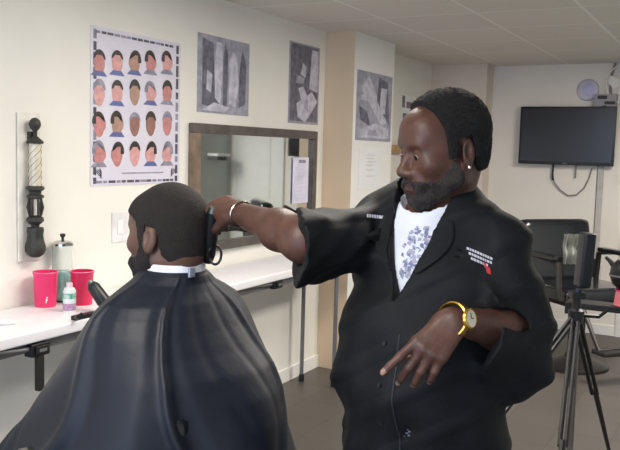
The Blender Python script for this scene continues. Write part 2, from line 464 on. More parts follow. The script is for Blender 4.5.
# ------------------------------------------------------------------ things on the left wall
# local frame of a wall thing: x along the wall, y into the wall, z up
def wall_thing(name, label, cat, t, z, off=0, group=None): return thing(name, label, cat, wl(t, off, z), RZ, group)
sheet = mat('poster_sheet', (222,218,232), .35, var=.02)
print_dark = mat('print_dark', (82,80,92), .4, var=.18, scale=30)
print_mid = mat('print_mid', (158,156,172), .4, rgb2=(126,124,142), scale=25)
print_light = mat('print_light', (205,204,216), .4, var=.06, scale=20)
skin_tones = [mat('print_skin_%s' % n, c, .4, var=.06, scale=30) for n, c in (('pink',(214,160,158)),('brown',(150,108,96)),('rose',(196,132,130)),('tan',(176,140,122)))]
print_hair = mat('print_hair', (52,44,46), .4)
print_blue = mat('print_blue', (96,104,158), .4)
# haircut style poster
t0, _ = wall_px(90, 125); t1, _ = wall_px(179, 125); tm, zb = wall_px(134, 184.5); _, zt_ = wall_px(134, 34)
pw_, ph_ = t1-t0, zt_-zb
ps = wall_thing('haircut_poster', 'lavender white barber poster with rows of small haircut portraits on the left wall', 'poster', (t0+t1)/2, zb, .001)
b = MB(); b.box((-pw_/2,-.003,0),(pw_/2,0,ph_)); b.build('sheet', sheet, ps)
b = MB(); bwid = .022*pw_/.5; k = 0; rr = random.Random(3)
z = .01
while z < ph_-.03:                                     # broken dark border
    hgt = rr.uniform(.02,.06)
    for sx in (-1,1): b.box((sx*(pw_/2-bwid*.9)-bwid*.33,-.0045,z),(sx*(pw_/2-bwid*.9)+bwid*.33,-.003,min(z+hgt, ph_-.01)), mi=0 if rr.random()<.7 else 1)
    z += hgt+rr.uniform(.006,.018)
for zz in (.012, ph_-.03):
    x = -pw_/2+.03
    while x < pw_/2-.06:
        l = rr.uniform(.02,.05); b.box((x,-.0045,zz),(x+l,-.003,zz+.012), mi=0 if rr.random()<.7 else 1); x += l+rr.uniform(.004,.012)
b.build('border', [print_dark, print_mid], ps)
cx = [98.5,116.5,134,150,166.5]; rowy = [153,123,92,61.5]
for ri, ry in enumerate(rowy):
    for ci, px in enumerate(cx):
        t, z = wall_px(px, ry); x = t-(t0+t1)/2; z -= zb
        b = MB(); sx = .052*pw_/.6; sz = .058; fd = rr.choice((-1,1)); sk = rr.randrange(4)
        prof_ = rr.choice((0, 1, 1)); fp = []
        for k in range(24):
            a = 2*PI*k/24; rx = .64; ex = 0
            if prof_ and math.cos(a)*fd > .8 and abs(math.sin(a)) < .4: ex = .12*fd
            fp.append((x+sx*(math.cos(a)*rx*(1 if abs(math.sin(a)) < .5 else .92)+ex), -.0040, z-.006+sz*math.sin(a)*(.98 if math.sin(a) > 0 else 1.05)))
        b.poly(fp, 0, (0,-.0006,0))
        hh = rr.uniform(.82,1.0); sh = -fd*.10*prof_*sx
        hp = [(x+sh+sx*math.cos(a)*.72, -.0050, z+sz*.10+sz*hh*math.sin(a)) for a in [PI*i/12 for i in range(13)]]
        lowb, lowf = (-.08, .38) if prof_ else (.22, .22)
        lft, rgt = (lowb, lowf) if fd > 0 else (lowf, lowb)
        hp += [(x+sh-sx*.70, -.0050, z+sz*lft), (x+sh-sx*(.30 if fd > 0 and prof_ else .56), -.0050, z+sz*lft), (x+sh-sx*.28, -.0050, z+sz*.52), (x+sh+sx*.30, -.0050, z+sz*.52), (x+sh+sx*(.30 if fd < 0 and prof_ else .56), -.0050, z+sz*rgt), (x+sh+sx*.70, -.0050, z+sz*rgt)]
        b.poly(hp, 1, (0,-.0006,0))
        if rr.random() < .55:
            b.poly([(x-sx*1.0,-.0046,z-sz*1.15),(x+sx*.9,-.0046,z-sz*1.15),(x+sx*.5,-.0046,z-sz*.75),(x-sx*.5,-.0046,z-sz*.75)], 2, (0,-.0004,0))
        b.build('portrait', [skin_tones[sk], print_hair if rr.random() < .75 else print_mid, print_blue if rr.random() < .5 else print_mid], ps)
b = MB(); b.box((-pw_*.18,-.0042,.055),(pw_*.3,-.003,.061)); b.build('caption_strip', print_mid, ps)
b = MB()
for sx, a in ((-1, .5), (1, -.5)):
    b = MB()
    for k in range(3): b.tube([(sx*(pw_/2-.05)+sx*.02*math.cos(j/8*PI+k), -.0045, .05+.018*math.sin(j/8*PI*1.3+k)+k*.008) for j in range(9)], .0022, 6)
    b.build('corner_ornament', print_dark, ps)


photo_dark = mat('photo_dark', (88,86,100), .4, rgb2=(124,122,138), scale=22)
photo_mid = mat('photo_mid', (150,148,164), .4, rgb2=(176,174,190), scale=20)
photo_light = mat('photo_light', (176,175,190), .4, rgb2=(216,214,228), scale=18)
def poster(name, label, x0, x1, yt, yb, shapes, p0=None, dd=None, frame=0, base=photo_mid, mats=None):
    """flat print on the plane through p0 with direction dd; shapes in 0..1 sheet coordinates"""
    p0 = p0 or wl(0, .0); dd = dd or D; nn = V(dd.y, -dd.x, 0); ym = (yt+yb)/2
    a = hit(x0, ym, p0, nn); c = hit(x1, ym, p0, nn); m = hit((x0+x1)/2, yb, p0, nn); tt = hit((x0+x1)/2, yt, p0, nn)
    wdt = (c-a).dot(dd); h = tt.z-m.z; o = (a+c)/2; o.z = m.z
    r = thing(name, label, 'poster', o+nn*.001, math.atan2(dd.y, dd.x), None)
    b = MB(); b.box((-wdt/2,-.003,0),(wdt/2,0,h)); b.build('sheet', base, r)
    b = MB()
    for i, (pts, mi) in enumerate(shapes): b.poly([((x-.5)*wdt, -.0034-.0004*i, z*h) for x, z in pts], mi, (0,-.0003,0))
    b.build('picture', mats or [photo_dark, photo_mid, photo_light], r)
    return r
blk_ = lambda x0,z0,x1,z1: [(x0,z0),(x1,z0),(x1,z1),(x0,z1)]
poster('black_and_white_poster', 'grey photo poster of two tall pale figures above the left end of the mirror', 197, 248.5, 38, 114,
 [(blk_(.04,.05,.96,.97),1),([(.08,.1),(.4,.06),(.42,.55),(.3,.62),(.28,.9),(.08,.95)],0),([(.32,.2),(.42,.12),(.46,.6),(.44,.93),(.34,.93),(.3,.6)],2),([(.47,.05),(.55,.1),(.56,.8),(.5,.95),(.47,.7)],0),
  ([(.58,.15),(.72,.1),(.78,.4),(.74,.75),(.66,.85),(.58,.7)],2),([(.78,.1),(.92,.15),(.93,.7),(.84,.9),(.8,.6)],0),([(.15,.3),(.24,.26),(.26,.5),(.16,.55)],2),([(.08,.03),(.5,.02),(.6,.09),(.3,.14)],2)])
poster('black_and_white_poster', 'dark photo poster of a figure in white above the right end of the mirror', 288.5, 318.5, 44, 124,
 [(blk_(.04,.03,.96,.98),0),([(.3,.08),(.55,.02),(.75,.15),(.95,.3),(.75,.42),(.6,.36),(.45,.47),(.3,.44),(.4,.3),(.25,.25)],2),([(.66,.45),(.95,.42),(.95,.95),(.72,.95)],2),([(.36,.62),(.52,.58),(.56,.72),(.42,.76)],2),
  ([(.5,.2),(.62,.16),(.64,.3),(.52,.32)],1),([(.2,.5),(.45,.5),(.5,.58),(.25,.6)],1)])
pf = wl(tp, pw)
poster('black_and_white_poster', 'pale photo poster of crossed white shapes on the pillar beside the barber', 356, 391, 73, 141,
 [(blk_(.05,.03,.95,.97),1),([(.1,.75),(.32,.95),(.85,.3),(.72,.22)],2),([(.6,.95),(.85,.9),(.95,.25),(.75,.4),(.55,.6)],0),([(.06,.5),(.28,.42),(.4,.2),(.1,.3)],0),([(.1,.66),(.3,.66),(.3,.58),(.1,.58)],2),([(.62,.4),(.8,.42),(.84,.8),(.66,.8)],2),
  ([(.06,.04),(.94,.04),(.9,.2),(.5,.26),(.1,.16)],2),([(.3,.08),(.6,.08),(.55,.16),(.35,.16)],1)], p0=pf)
white_paper = mat('white_paper', (240,240,240), .6, var=.01)
r = poster('paper_notice', 'white paper notice on the pillar below the poster with faint print', 358.5, 381, 147, 189, [(blk_(.3,z,.3+w_,z+.02),1) for z, w_ in ((.8,.4),(.72,.35),(.64,.42),(.56,.3),(.45,.38),(.3,.4))], p0=pf, base=white_paper, mats=[print_dark, mat('faint_print', (214,212,222), .6), white_paper])
r['category'] = 'notice'
# poster on the closet wall, mostly behind the barber's head
r = poster('product_poster', 'small grey and white poster on the left wall behind the forehead of the barber', 399.5, 416, 95.5, 185,
 [(blk_(.05,.86,.2,.99),0),(blk_(.3,.86,.95,.93),0),(blk_(.1,.74,.9,.80),0),(blk_(.2,.6,.85,.7),1),(blk_(.1,.4,.6,.55),0),(blk_(.1,.2,.8,.3),1)], base=white_paper)
# little wooden shelf block
p = hit(396, 149, W0, N)
b = MB(); b.box((-.12,-.06,-.035),(.06,-.001,.035), bev=.004); o = b.build('wooden_shelf', mat('shelf_wood', (186,152,104), .5, var=.1, scale=20)); o.location = p; o.rotation_euler = (0,0,RZ)
tag(o, 'small tan wooden block shelf on the wall left of the face of the barber', 'shelf')
# switch plate between poster and client
t, z = wall_px(119, 227)
r = wall_thing('wall_switch', 'white light switch plate on the wall in front of the face of the client', 'switch', t, z)
b = MB(); b.box((-.055,-.006,-.075),(.055,0,.075), bev=.003); b.build('plate', mat('switch_plate', (228,226,228), .4), r)
b = MB(); b.box((-.02,-.010,-.035),(.02,-.006,.035), bev=.002); b.build('rocker', white_paper, r)

# ------------------------------------------------------------------ barber pole ornament
iron = mat('cast_iron', (58,58,54), .5, .3, bump=.3, bscale=90)
t, zb = wall_px(28, 256); _, zt_ = wall_px(28, 117.5); Hh = zt_-zb
r = wall_thing('barber_pole_ornament', 'dark cast iron barber pole ornament with a striped glass tube on the left wall', 'wall ornament', t, zb, .045)
b = MB(); b.box((-.06,.034,-.02),(.06,.042,Hh+.02), bev=.003); b.build('backing_board', mat('backing_board', (238,234,224), .7), r)
q = Hh
def lp(name, prof, m, n=24, par=r): b = MB(); b.lathe([(a,z*q) for a, z in prof], n); return b.build(name, m, par, True)
lp('finial', [(0,1),(.012,.995),(.022,.975),(.025,.95),(.020,.925),(.010,.905),(.009,.87),(.016,.86),(.022,.85),(.033,.835),(.036,.825),(.034,.815),(0,.815)], iron)
lp('upper_collar', [(0,.515),(.028,.515),(.038,.505),(.038,.49),(.026,.475),(.024,.455),(.036,.445),(.036,.43),(.020,.42),(0,.42)], iron)
lp('lower_collar', [(0,.30),(.022,.30),(.034,.285),(.036,.26),(.026,.245),(.018,.235),(.014,.20),(0,.20)], iron)
lp('base_cup', [(0,.215),(.034,.215),(.036,.19),(.033,.16),(.036,.12),(.043,.08),(.044,.05),(.036,.02),(.02,0),(0,0)], iron, 10)
b = MB(); b.lathe([(.026,.515*q),(.026,.815*q)], 28); b.build('glass_tube', mat('cream_glass', (216,206,184), .15, coat=.5), r, True)
for k in range(3):
    b = MB(); n = 40
    for j in range(n):
        a0 = 2*PI*(k/3)+j/n*2*PI*1.1; a1 = 2*PI*(k/3)+(j+1)/n*2*PI*1.1; z0 = (.515+.3*j/n)*q; z1 = (.515+.3*(j+1)/n)*q
        pts = []
        vs = [b.bm.verts.new((rr_*math.cos(a), rr_*math.sin(a), z)) for a, z, rr_ in ((a0,z0,.0275),(a0+1.15,z0,.0275),(a1+1.15,z1,.0275),(a1,z1,.0275))]
        b.bm.faces.new(vs)
    bmesh.ops.remove_doubles(b.bm, verts=b.bm.verts, dist=.0003)
    b.build('spiral_stripe', iron, r, True)
for k in range(6):
    a = k*PI/3+.3; b = MB(); b.tube([(.023*math.cos(a),.023*math.sin(a),.30*q),(.029*math.cos(a),.029*math.sin(a),.36*q),(.023*math.cos(a),.023*math.sin(a),.425*q)], [.005,.0075,.005], 8); b.build('baluster', iron, r, True)
for z_ in (.84,.08): b = MB(); b.box((-.012,.010,z_*q),(.012,.035,(z_+.06)*q)); b.build('bracket', iron, r)

# ------------------------------------------------------------------ wall mirror
ta, _ = wall_px(187.5, 180); tb_, _ = wall_px(311.5, 180); _, zt_ = wall_px(187.5, 122.5); _, zb = wall_px(226, 248)
mw, mh = tb_-ta, zt_-zb
r = wall_thing('wall_mirror', 'wide rectangular wall mirror with a brown grey frame above the white tables', 'mirror', (ta+tb_)/2, zb, .012)
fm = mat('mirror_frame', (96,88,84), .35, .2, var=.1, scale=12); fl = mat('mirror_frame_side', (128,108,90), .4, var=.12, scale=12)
fw = .055
b = MB(); b.box((-mw/2,-.03,mh-fw),(mw/2,.01,mh), bev=.006); b.build('frame_rail', fm, r)
b = MB(); b.box((-mw/2,-.03,0),(mw/2,.01,fw), bev=.006); b.build('frame_rail', fm, r)
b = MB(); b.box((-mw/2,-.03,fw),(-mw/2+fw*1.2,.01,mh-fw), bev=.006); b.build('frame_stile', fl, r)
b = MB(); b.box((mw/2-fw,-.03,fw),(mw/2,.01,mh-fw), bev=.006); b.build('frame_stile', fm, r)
b = MB(); b.box((-mw/2+fw,-.006,fw),(mw/2-fw,.004,mh-fw)); b.build('mirror_glass', mat('silvered_glass', (238,242,240), .03, 1, var=0), r)
a_ = wall_px(292.5, 180, .025); c_ = wall_px(308, 180, .025); zt1 = wall_px(300, 157.5, .025)[1]; zb1 = wall_px(300, 203, .025)[1]
r = wall_thing('price_sheet', 'white printed sheet taped to the right side of the mirror', 'notice', (a_[0]+c_[0])/2, zb1, .025)
hw = (c_[0]-a_[0])/2; hh = zt1-zb1
b = MB(); b.box((-hw,-.002,0),(hw,0,hh)); b.build('sheet', mat('price_paper', (226,222,244), .5), r)
b = MB()
for k in range(9): b.box((-hw*.7,-.003,hh*(.1+.08*k)),(hw*(.2+.5*((k*7)%5)/5),-.002,hh*(.1+.08*k)+.004), mi=0)
b.box((-.3*hw,-.003,hh*.88),(.6*hw,-.002,hh*.95), mi=1)
b.build('printed_lines', [mat('faint_print', (0,0,0)), print_mid], r)

# ------------------------------------------------------------------ folding tables along the wall
TZ = .9
white_top = mat('white_table_top', (238,236,240), .45, var=.01)
def fold_table(t0, t1, label, legs, depth=.40):
    r = thing('folding_table', label, 'table', wl((t0+t1)/2, .012, 0), RZ, 'white folding tables along the left wall')
    hx = (t1-t0)/2; r['tc'] = (t0+t1)/2
    b = MB(); b.box((-hx,-depth,TZ-.045),(hx,0,TZ), bev=.008); b.build('table_top', white_top, r, True)
    b = MB(); b.box((-hx+.04,-depth+.03,TZ-.085),(hx-.04,-depth+.05,TZ-.045)); b.build('front_rail', grey_metal, r)
    b = MB(); b.box((-hx+.04,-.05,TZ-.085),(hx-.04,-.03,TZ-.045)); b.build('rear_rail', grey_metal, r)
    for x in legs:
        x -= (t0+t1)/2
        for y in (-depth+.075,-.075):
            b = MB(); b.tube([(x,y,TZ-.06),(x,y,.02)], .014, 12); b.build('leg', grey_metal, r, True)
            b = MB(); b.lathe([(0,0),(.02,0),(.02,.03),(.016,.05),(0,.05)], 12, (x,y,0)); b.build('foot_cap', black_plastic, r, True)
        b = MB(); b.tube([(x,-depth+.075,TZ-.12),(x,-.075,TZ-.12)], .010, 10); b.build('cross_bar', grey_metal, r, True)
    return r, hx, depth
tl, _ = wall_px(303, 330, .09)
tB1 = tl+.12; tmid = tB1-1.80
tabL, _, _ = fold_table(tmid-1.83, tmid-.01, 'left white folding table, holding the pink cups and glass jar', [tmid-1.7])
tabR, hx, dp = fold_table(tmid, tB1, 'right white folding table, running under the mirror behind the client', [tmid+.12, tl])
# black locking joint with brace hanging under each front edge
def joint(px, py, px2, py2, tb):
    p = hit(px, py, W0+N*.40, N); x = (p-W0).dot(D)
    q = bpy.data.objects.new('folding_lock', None); COL.objects.link(q); q.parent = tb; q.location = (x-tb['tc'], -.388, p.z)
    b = MB(); b.box((-.045,-.012,-.025),(.045,.03,.025), bev=.006); b.box((-.03,-.022,-.016),(.03,-.01,.016), bev=.004); b.build('lock_body', black_plastic, q)
    b = MB(); b.box((-.018,-.024,-.006),(.018,-.02,.006)); b.build('lock_button', grey_metal, q)
    p2 = hit(px2, py2, W0+N*.40, N); x2 = (p2-W0).dot(D)
    b = MB(); b.tube([(0,.01,0),(x2-x,.01,p2.z-p.z)], .010, 10); b.build('brace', grey_metal, q, True)
    return q
joint(277, 284, 222, 292, tabR)
q = joint(39, 349, -30, 357, tabL)
b = MB(); b.box((-.012,-.012,-.16),(.016,.012,0), bev=.003); b.build('drop_bar', dark_metal, q)

# ------------------------------------------------------------------ things on the left table
def on_table(px, py, z=TZ): return hit(px, py, V(0,0,z), V(0,0,1))
pink = mat('pink_plastic', (238,52,112), .35, var=.03)
pink2 = mat('deep_pink_plastic', (214,34,84), .35, var=.03)
def cup(px, py, label, s, m, logo=False):
    p = on_table(px, py); r = thing('pink_cup', label, 'cup', p, RZ, 'pink plastic cups')
    R_ = .050*s; h = .150*s
    b = MB(); b.lathe([(0,0),(R_*.86,0),(R_*.9,.004),(R_*1.0,h-.012),(R_*1.05,h-.008),(R_*1.05,h),(R_*.97,h),(R_*.86,.008),(0,.008)], 40); b.build('cup_body', m, r, True)
    b = MB(); b.tube([(R_*1.04*math.cos(a),R_*1.04*math.sin(a),h-.001) for a in [2*PI*i/40 for i in range(40)]], .0025, 8, closed=True); b.build('rim', mat('pink_rim', (244,120,160), .3), r, True)
    if logo:
        b = MB()
        for (a0,a1,z0,z1) in ((-2.30,-2.16,.030,.040),(-2.26,-2.12,.043,.048),(-2.32,-2.22,.022,.027)):
            n = 4
            for k in range(n):
                u0 = a0+(a1-a0)*k/n; u1 = a0+(a1-a0)*(k+1)/n; rr_ = R_*.955+.0015
                b.poly([(rr_*math.cos(u0),rr_*math.sin(u0),z0),(rr_*math.cos(u1),rr_*math.sin(u1),z0),(rr_*math.cos(u1),rr_*math.sin(u1),z1),(rr_*math.cos(u0),rr_*math.sin(u0),z1)])
        b.build('white_mark', white_paper, r)
    return p
cup(45.5, 306, 'bright pink plastic cup with a small white mark, left of the bottle', 1.0, pink, True)
cup(82, 304, 'deeper pink plastic cup behind the small bottle and black clipper', .98, pink2)
# glass disinfectant jar
p = on_table(58, 300); p = p + N*(.062-(p-W0).dot(N))
r = thing('disinfectant_jar', 'tall clear glass jar with pale teal liquid and a steel lid behind the cups', 'jar', p, RZ)
glass = mat('clear_glass', (246,250,250), .02, trans=1, var=0)
teal = mat('teal_liquid', (186,226,222), .1, trans=.5, var=.02)
jr = .044; jh = wall_px(58, 243, .1)[1]-TZ
b = MB(); b.lathe([(0,0),(jr,0),(jr,jh*.9),(jr*1.03,jh*.93),(jr*.97,jh*.93),(jr*.93,jh*.9),(jr*.93,.006),(0,.006)], 36); b.build('glass_jar', glass, r, True)
b = MB(); b.lathe([(0,.007),(jr*.91,.007),(jr*.91,jh*.5),(0,jh*.5)], 36); b.build('liquid', teal, r, True)
b = MB(); b.lathe([(0,jh*.93),(jr*1.06,jh*.93),(jr*1.06,jh*.965),(jr*.8,jh*1.0),(.008,jh*1.02),(0,jh*1.02)], 36); b.build('lid', chrome, r, True)
b = MB(); b.lathe([(0,jh*1.02),(.006,jh*1.02),(.006,jh*1.06),(.012,jh*1.08),(.012,jh*1.12),(0,jh*1.13)], 20); b.build('lid_knob', dark_metal, r, True)
# small spray bottle with green and purple label
p = on_table(69.5, 311)
r = thing('lotion_bottle', 'small white bottle with a green and purple label standing before the pink cups', 'bottle', p, RZ)
br = .026; bh = .098
b = MB(); b.lathe([(0,0),(br,0),(br*1.02,.004),(br*1.02,bh*.86),(br*.8,bh),(br*.45,bh*1.03),(0,bh*1.03)], 28); b.build('bottle_body', mat('bottle_plastic', (226,232,232), .3), r, True)
b = MB(); b.lathe([(br*1.03,.006),(br*1.03,.035)], 28); b.build('purple_label', mat('label_purple', (168,112,156), .4, rgb2=(196,170,196), scale=60), r, True)
b = MB(); b.lathe([(br*1.03,.055),(br*1.03,.078)], 28); b.build('green_label', mat('label_green', (70,150,130), .4, rgb2=(190,216,206), scale=60), r, True)
b = MB(); b.lathe([(0,bh*1.03),(br*.5,bh*1.03),(br*.5,bh*1.22),(0,bh*1.22)], 20); b.build('bottle_cap', mat('bottle_cap_plastic', (232,206,218), .3), r, True)
# black clipper handle sticking up from a holder + clip
p = on_table(96, 316); top = hit(91, 283, W0+N*.33, N); bot = on_table(111, 312)
base = V(bot.x, bot.y, TZ)
r = thing('hair_clipper', 'black hair clipper leaning up from the table beside the pink cup', 'hair clipper', base)
a_, c_ = top-base, bot-base
b = MB(); b.tube([a_, a_.lerp(c_,.12), a_.lerp(c_,.6), c_+V(0,0,.024)], [.015,.026,.030,.030], 16); b.build('clipper_body', black_plastic, r, True)
b = MB(); dd = (a_-c_).normalized(); b.tube([a_, a_+dd*.012], [.013,.010], 12); b.build('blade', mat('dull_steel', (90,104,96), .3, .8), r, True)
pc = on_table(84, 318)
r = thing('clip_holder', 'black clip with curled ends at the front edge of the left table', 'clip', pc, RZ)
b = MB(); b.box((-.045,-.012,0),(.045,.012,.014), bev=.004); b.build('clip_bar', black_plastic, r); r.scale = (1.3,1.3,1.3)
for s_ in (-1, 1):
    b = MB(); b.tube([(s_*.035,-.008,.007),(s_*.055,-.02,.012),(s_*.06,-.03,.016),(s_*.045,-.036,.026)], .005, 8); b.build('hook', black_plastic, r, True)
p = on_table(7, 325)
r = thing('shaving_brush', 'small white brush lying at the far left of the table', 'brush', p, .4)
b = MB(); b.tube([(-.03,0,.010),(.0,0,.011),(.03,0,.010)], [.009,.011,.008], 14); b.build('handle', mat('brush_handle', (236,238,240), .3), r, True)
b = MB(); b.tube([(-.03,0,.010),(-.06,0,.010)], [.008,.012], 14); b.build('bristles', mat('brush_bristles', (208,212,214), .8), r, True)

# ------------------------------------------------------------------ television and wall gear
tvp = (hit(519.5, 134, TVP+D*-.10, -D), hit(615, 137, TVP+D*-.10, -D)); u0 = (tvp[0]-bw(0)).dot(N); u1 = (tvp[1]-bw(0)).dot(N)
zt_ = hit(567, 106.5, TVP+D*-.10, -D).z; zb = hit(567, 165, TVP+D*-.10, -D).z
RB = math.atan2(N.y, N.x)          # local x along back wall, y into the wall
r = thing('television', 'black flat screen television mounted on the far wall', 'television', bw((u0+u1)/2, .10, zb), RB)
w2 = (u1-u0)/2; th = zt_-zb
b = MB(); b.box((-w2,0,0),(w2,.045,th), bev=.006); b.build('housing', mat('tv_housing', (16,15,17), .35), r, True)
b = MB(); b.box((-w2+.018,-.002,.03),(w2-.018,.002,th-.018)); b.build('screen', mat('tv_screen', (20,20,24), .22, var=0), r)
b = MB(); b.box((-.15,.045,th*.3),(.15,.098,th*.7)); b.build('wall_mount', dark_metal, r)
b = MB(); b.box((-.02,-.004,.010),(.02,0,.018)); b.build('tv_badge', grey_metal, r)
# hanging cable loop
r = None; b = MB(); pts = [(553,165),(552.5,172),(554,182),(560,190),(568,195.5),(576,195),(584,188),(589,178),(592,168)]
P = [hit(x, y, TVP-D*.02, -D) for x, y in pts]; b0 = P[0].copy(); b.tube([p-b0 for p in P], .006, 8)
o = b.build('power_cable', mat('cable_grey', (130,122,122), .5), None, True); o.location = b0; tag(o, 'thin grey cable looping down below the television', 'cable')
b = MB(); b0 = hit(553, 165, TVP-D*.03, -D); b.tube([(0,0,.05),(0,0,-.1),(.005,0,-.14)], .010, 8); o = b.build('aerial_lead', black_plastic, None, True); o.location = b0; tag(o, 'short black lead hanging under the left part of the television', 'cable')
b = MB(); b0 = hit(576, 165, TVP-D*.03, -D); b.tube([(0,0,.05),(0,0,-.12)], .007, 8); o = b.build('sensor_lead', grey_metal, None, True); o.location = b0; tag(o, 'short straight grey lead hanging under the middle of the television', 'cable')
# wall conduit
p0 = hit(603, 170, TVP-D*.02, -D); p1 = hit(593, 276, TVP-D*.02, -D)
um = ((p0+p1)/2-bw(0)).dot(N); r = thing('wall_conduit', 'pale vertical cable conduit running down from the television to a socket box', 'conduit', bw(um, 0, p1.z), RB)
b = MB(); b.box((-.028,-.022,0),(.022,0,p0.z-p1.z+.1), bev=.004); b.build('conduit_cover', mat('conduit_paint', (188,184,182), .5), r)
b = MB(); b.box((-.035,-.012,.02),(-.028,0,p0.z-p1.z+.1)); b.build('seam', mat('conduit_seam', (120,116,114), .6), r)
b = MB(); b.box((-.07,-.035,-.08),(.05,0,.10), bev=.005); b.build('socket_box', mat('socket_plastic', (206,206,204), .5), r)
b = MB(); b.box((-.03,-.038,-.04),(.0,-.034,.05)); b.build('socket_face', grey_metal, r)
# round pale disc
p = hit(588, 90, TVP, -D); u = (p-bw(0)).dot(N)
r = thing('wall_dish', 'round pale lavender plate on the wall just above the television', 'wall plate', bw(u, 0, p.z), RB)
rot = Matrix.Rotation(PI/2, 4, 'X')
b = MB(); b.lathe([(0,.03),(.07,.03),(.09,.022),(.098,.008),(.098,0),(0,0)], 40); b.build('disc', mat('disc_plastic', (200,196,216), .4), r, True, rot)
b = MB(); b.lathe([(0,.034),(.045,.034),(.055,.030),(.055,.028),(0,.028)], 32); b.build('disc_centre', mat('disc_centre', (186,184,222), .4), r, True, rot @ Matrix.Translation((.01,0,0)))
# bracket gadget with slots, pale fan at right
p = hit(606, 101, TVP, -D); u = (p-bw(0)).dot(N)
r = thing('wall_bracket', 'grey box bracket with dark slots on top of the right corner of the television', 'bracket', bw(u, 0, p.z), RB)
b = MB(); b.box((-.09,-.08,-.07),(.10,0,.055), bev=.006); b.build('bracket_body', mat('bracket_grey', (150,146,150), .5), r)
for (x0,z0,x1,z1) in ((-.06,.012,.02,.042),(.0,-.035,.09,-.008),(-.02,-.065,.02,-.045)):
    b = MB(); b.box((x0,-.084,z0),(x1,-.079,z1)); b.build('slot', black_plastic, r)
b = MB(); b.tube([(.04,-.02,.05),(.03,-.02,.2),(.06,-.02,.32),(.08,-.02,.5)], .012, 8); b.build('cable', mat('cable_pale', (140,136,134), .5), r, True)
p = hit(618, 84, TVP, -D); u = (p-bw(0)).dot(N)
r = thing('wall_fan', 'white wall fan cut off by the right edge, above the bracket', 'fan', bw(u+.09, 0, p.z), RB)
b = MB(); b.lathe([(0,0),(.05,0),(.05,.05),(.03,.08),(0,.08)], 24); b.build('motor_housing', white_paper, r, True, rot)
for k in range(3):
    a = k*2*PI/3+.6; b = MB()
    b.poly([(0,0,0),(.16*math.cos(a),0,.16*math.sin(a)),(.17*math.cos(a+.35),.02,.17*math.sin(a+.35)),(.13*math.cos(a+.8),.03,.13*math.sin(a+.8))], 0, (0,.006,0)); b.build('blade', T_cream, r, False, Matrix.Translation((0,-.09,0)))
b = MB(); b.tube([(.18*math.cos(a),-.06,.18*math.sin(a)) for a in [2*PI*i/32 for i in range(32)]], .006, 8, closed=True); b.build('guard_ring', T_cream, r, True)
# shelf on green wall, seen in the mirror
r = thing('wall_shelf', 'small pale shelf on the green partition, seen reflected at the left of the mirror', 'shelf', bw(UP, .34, 1.52), RZ+PI)
b = MB(); b.box((-.12,-.14,-.015),(.12,0,.015), bev=.003); b.build('board', white_paper, r)
for x in (-.09,.09): b = MB(); b.box((x-.008,-.11,-.06),(x+.008,-.0,-.015)); b.build('support', grey_metal, r)

# ------------------------------------------------------------------ far black barber chair
leather = mat('black_leather', (20,22,28), .25, coat=.5, bump=.15)
pc = hit(553, 352, V(0,0,0), V(0,0,1)); pc = V(pc.x+.03, pc.y-.45, 0)
r = thing('barber_chair', 'black padded barber chair with dark metal arms standing before the far wall', 'chair', pc, .35)
r.scale = (1.3,1.15,1.05)
def pad(lo, hi, name, m, bev, par, tf=None): b = MB(); b.box(lo, hi, bev=bev); return b.build(name, m, par, True, tf)
pad((-.25,-.24,.50),(.25,.26,.62),'seat',leather,.04,r)
tilt = Matrix.Translation((0,.24,.6)) @ Matrix.Rotation(-.15,4,'X')
pad((-.25,-.05,-.02),(.25,.07,.46),'backrest',leather,.055,r,tilt)
for x in (-.29,.29):
    b = MB(); b.tube([(x,.24,.55),(x,.22,.80),(x,.05,.83),(x,-.2,.80),(x,-.22,.56)], .018, 12); b.build('arm_frame', dark_metal, r, True)
    pad((x-.035,-.2,.815),(x+.035,.2,.85),'arm_pad',leather,.012,r)
b = MB(); b.lathe([(0,0),(.2,0),(.2,.02),(.17,.04),(.07,.08),(.05,.12),(.05,.5),(0,.5)], 36); b.build('pedestal', dark_metal, r, True)
b = MB(); b.tube([(-.15,-.24,.52),(-.15,-.42,.25),(.15,-.42,.25),(.15,-.24,.52)], .014, 10); b.build('footrest_frame', dark_metal, r, True)
pad((-.17,-.50,.22),(.17,-.38,.25),'footrest',dark_metal,.008,r)
# towel / pale cloth on the chair
p = hit(560, 243, V(0, pc.y-.05, 0), V(0,1,0)); b = MB()
n = 10; g = [[b.bm.verts.new((.11*(i/n-.5)*(1-.2*j/n)+.004*math.sin(j*.7), -.03*math.sin(i*1.3)-.02*math.cos(j*.9), .08-.22*j/n)) for i in range(n+1)] for j in range(n+1)]
for j in range(n):
    for i in range(n): b.bm.faces.new((g[j][i],g[j][i+1],g[j+1][i+1],g[j+1][i]))
bmesh.ops.solidify(b.bm, geom=b.bm.faces[:], thickness=.008)
o = b.build('towel', mat('pale_towel', (190,192,186), .8, bump=.3), None, True); o.location = p+V(-.02,-.30,.02)
tag(o, 'pale folded towel hanging over the front of the far barber chair', 'towel')

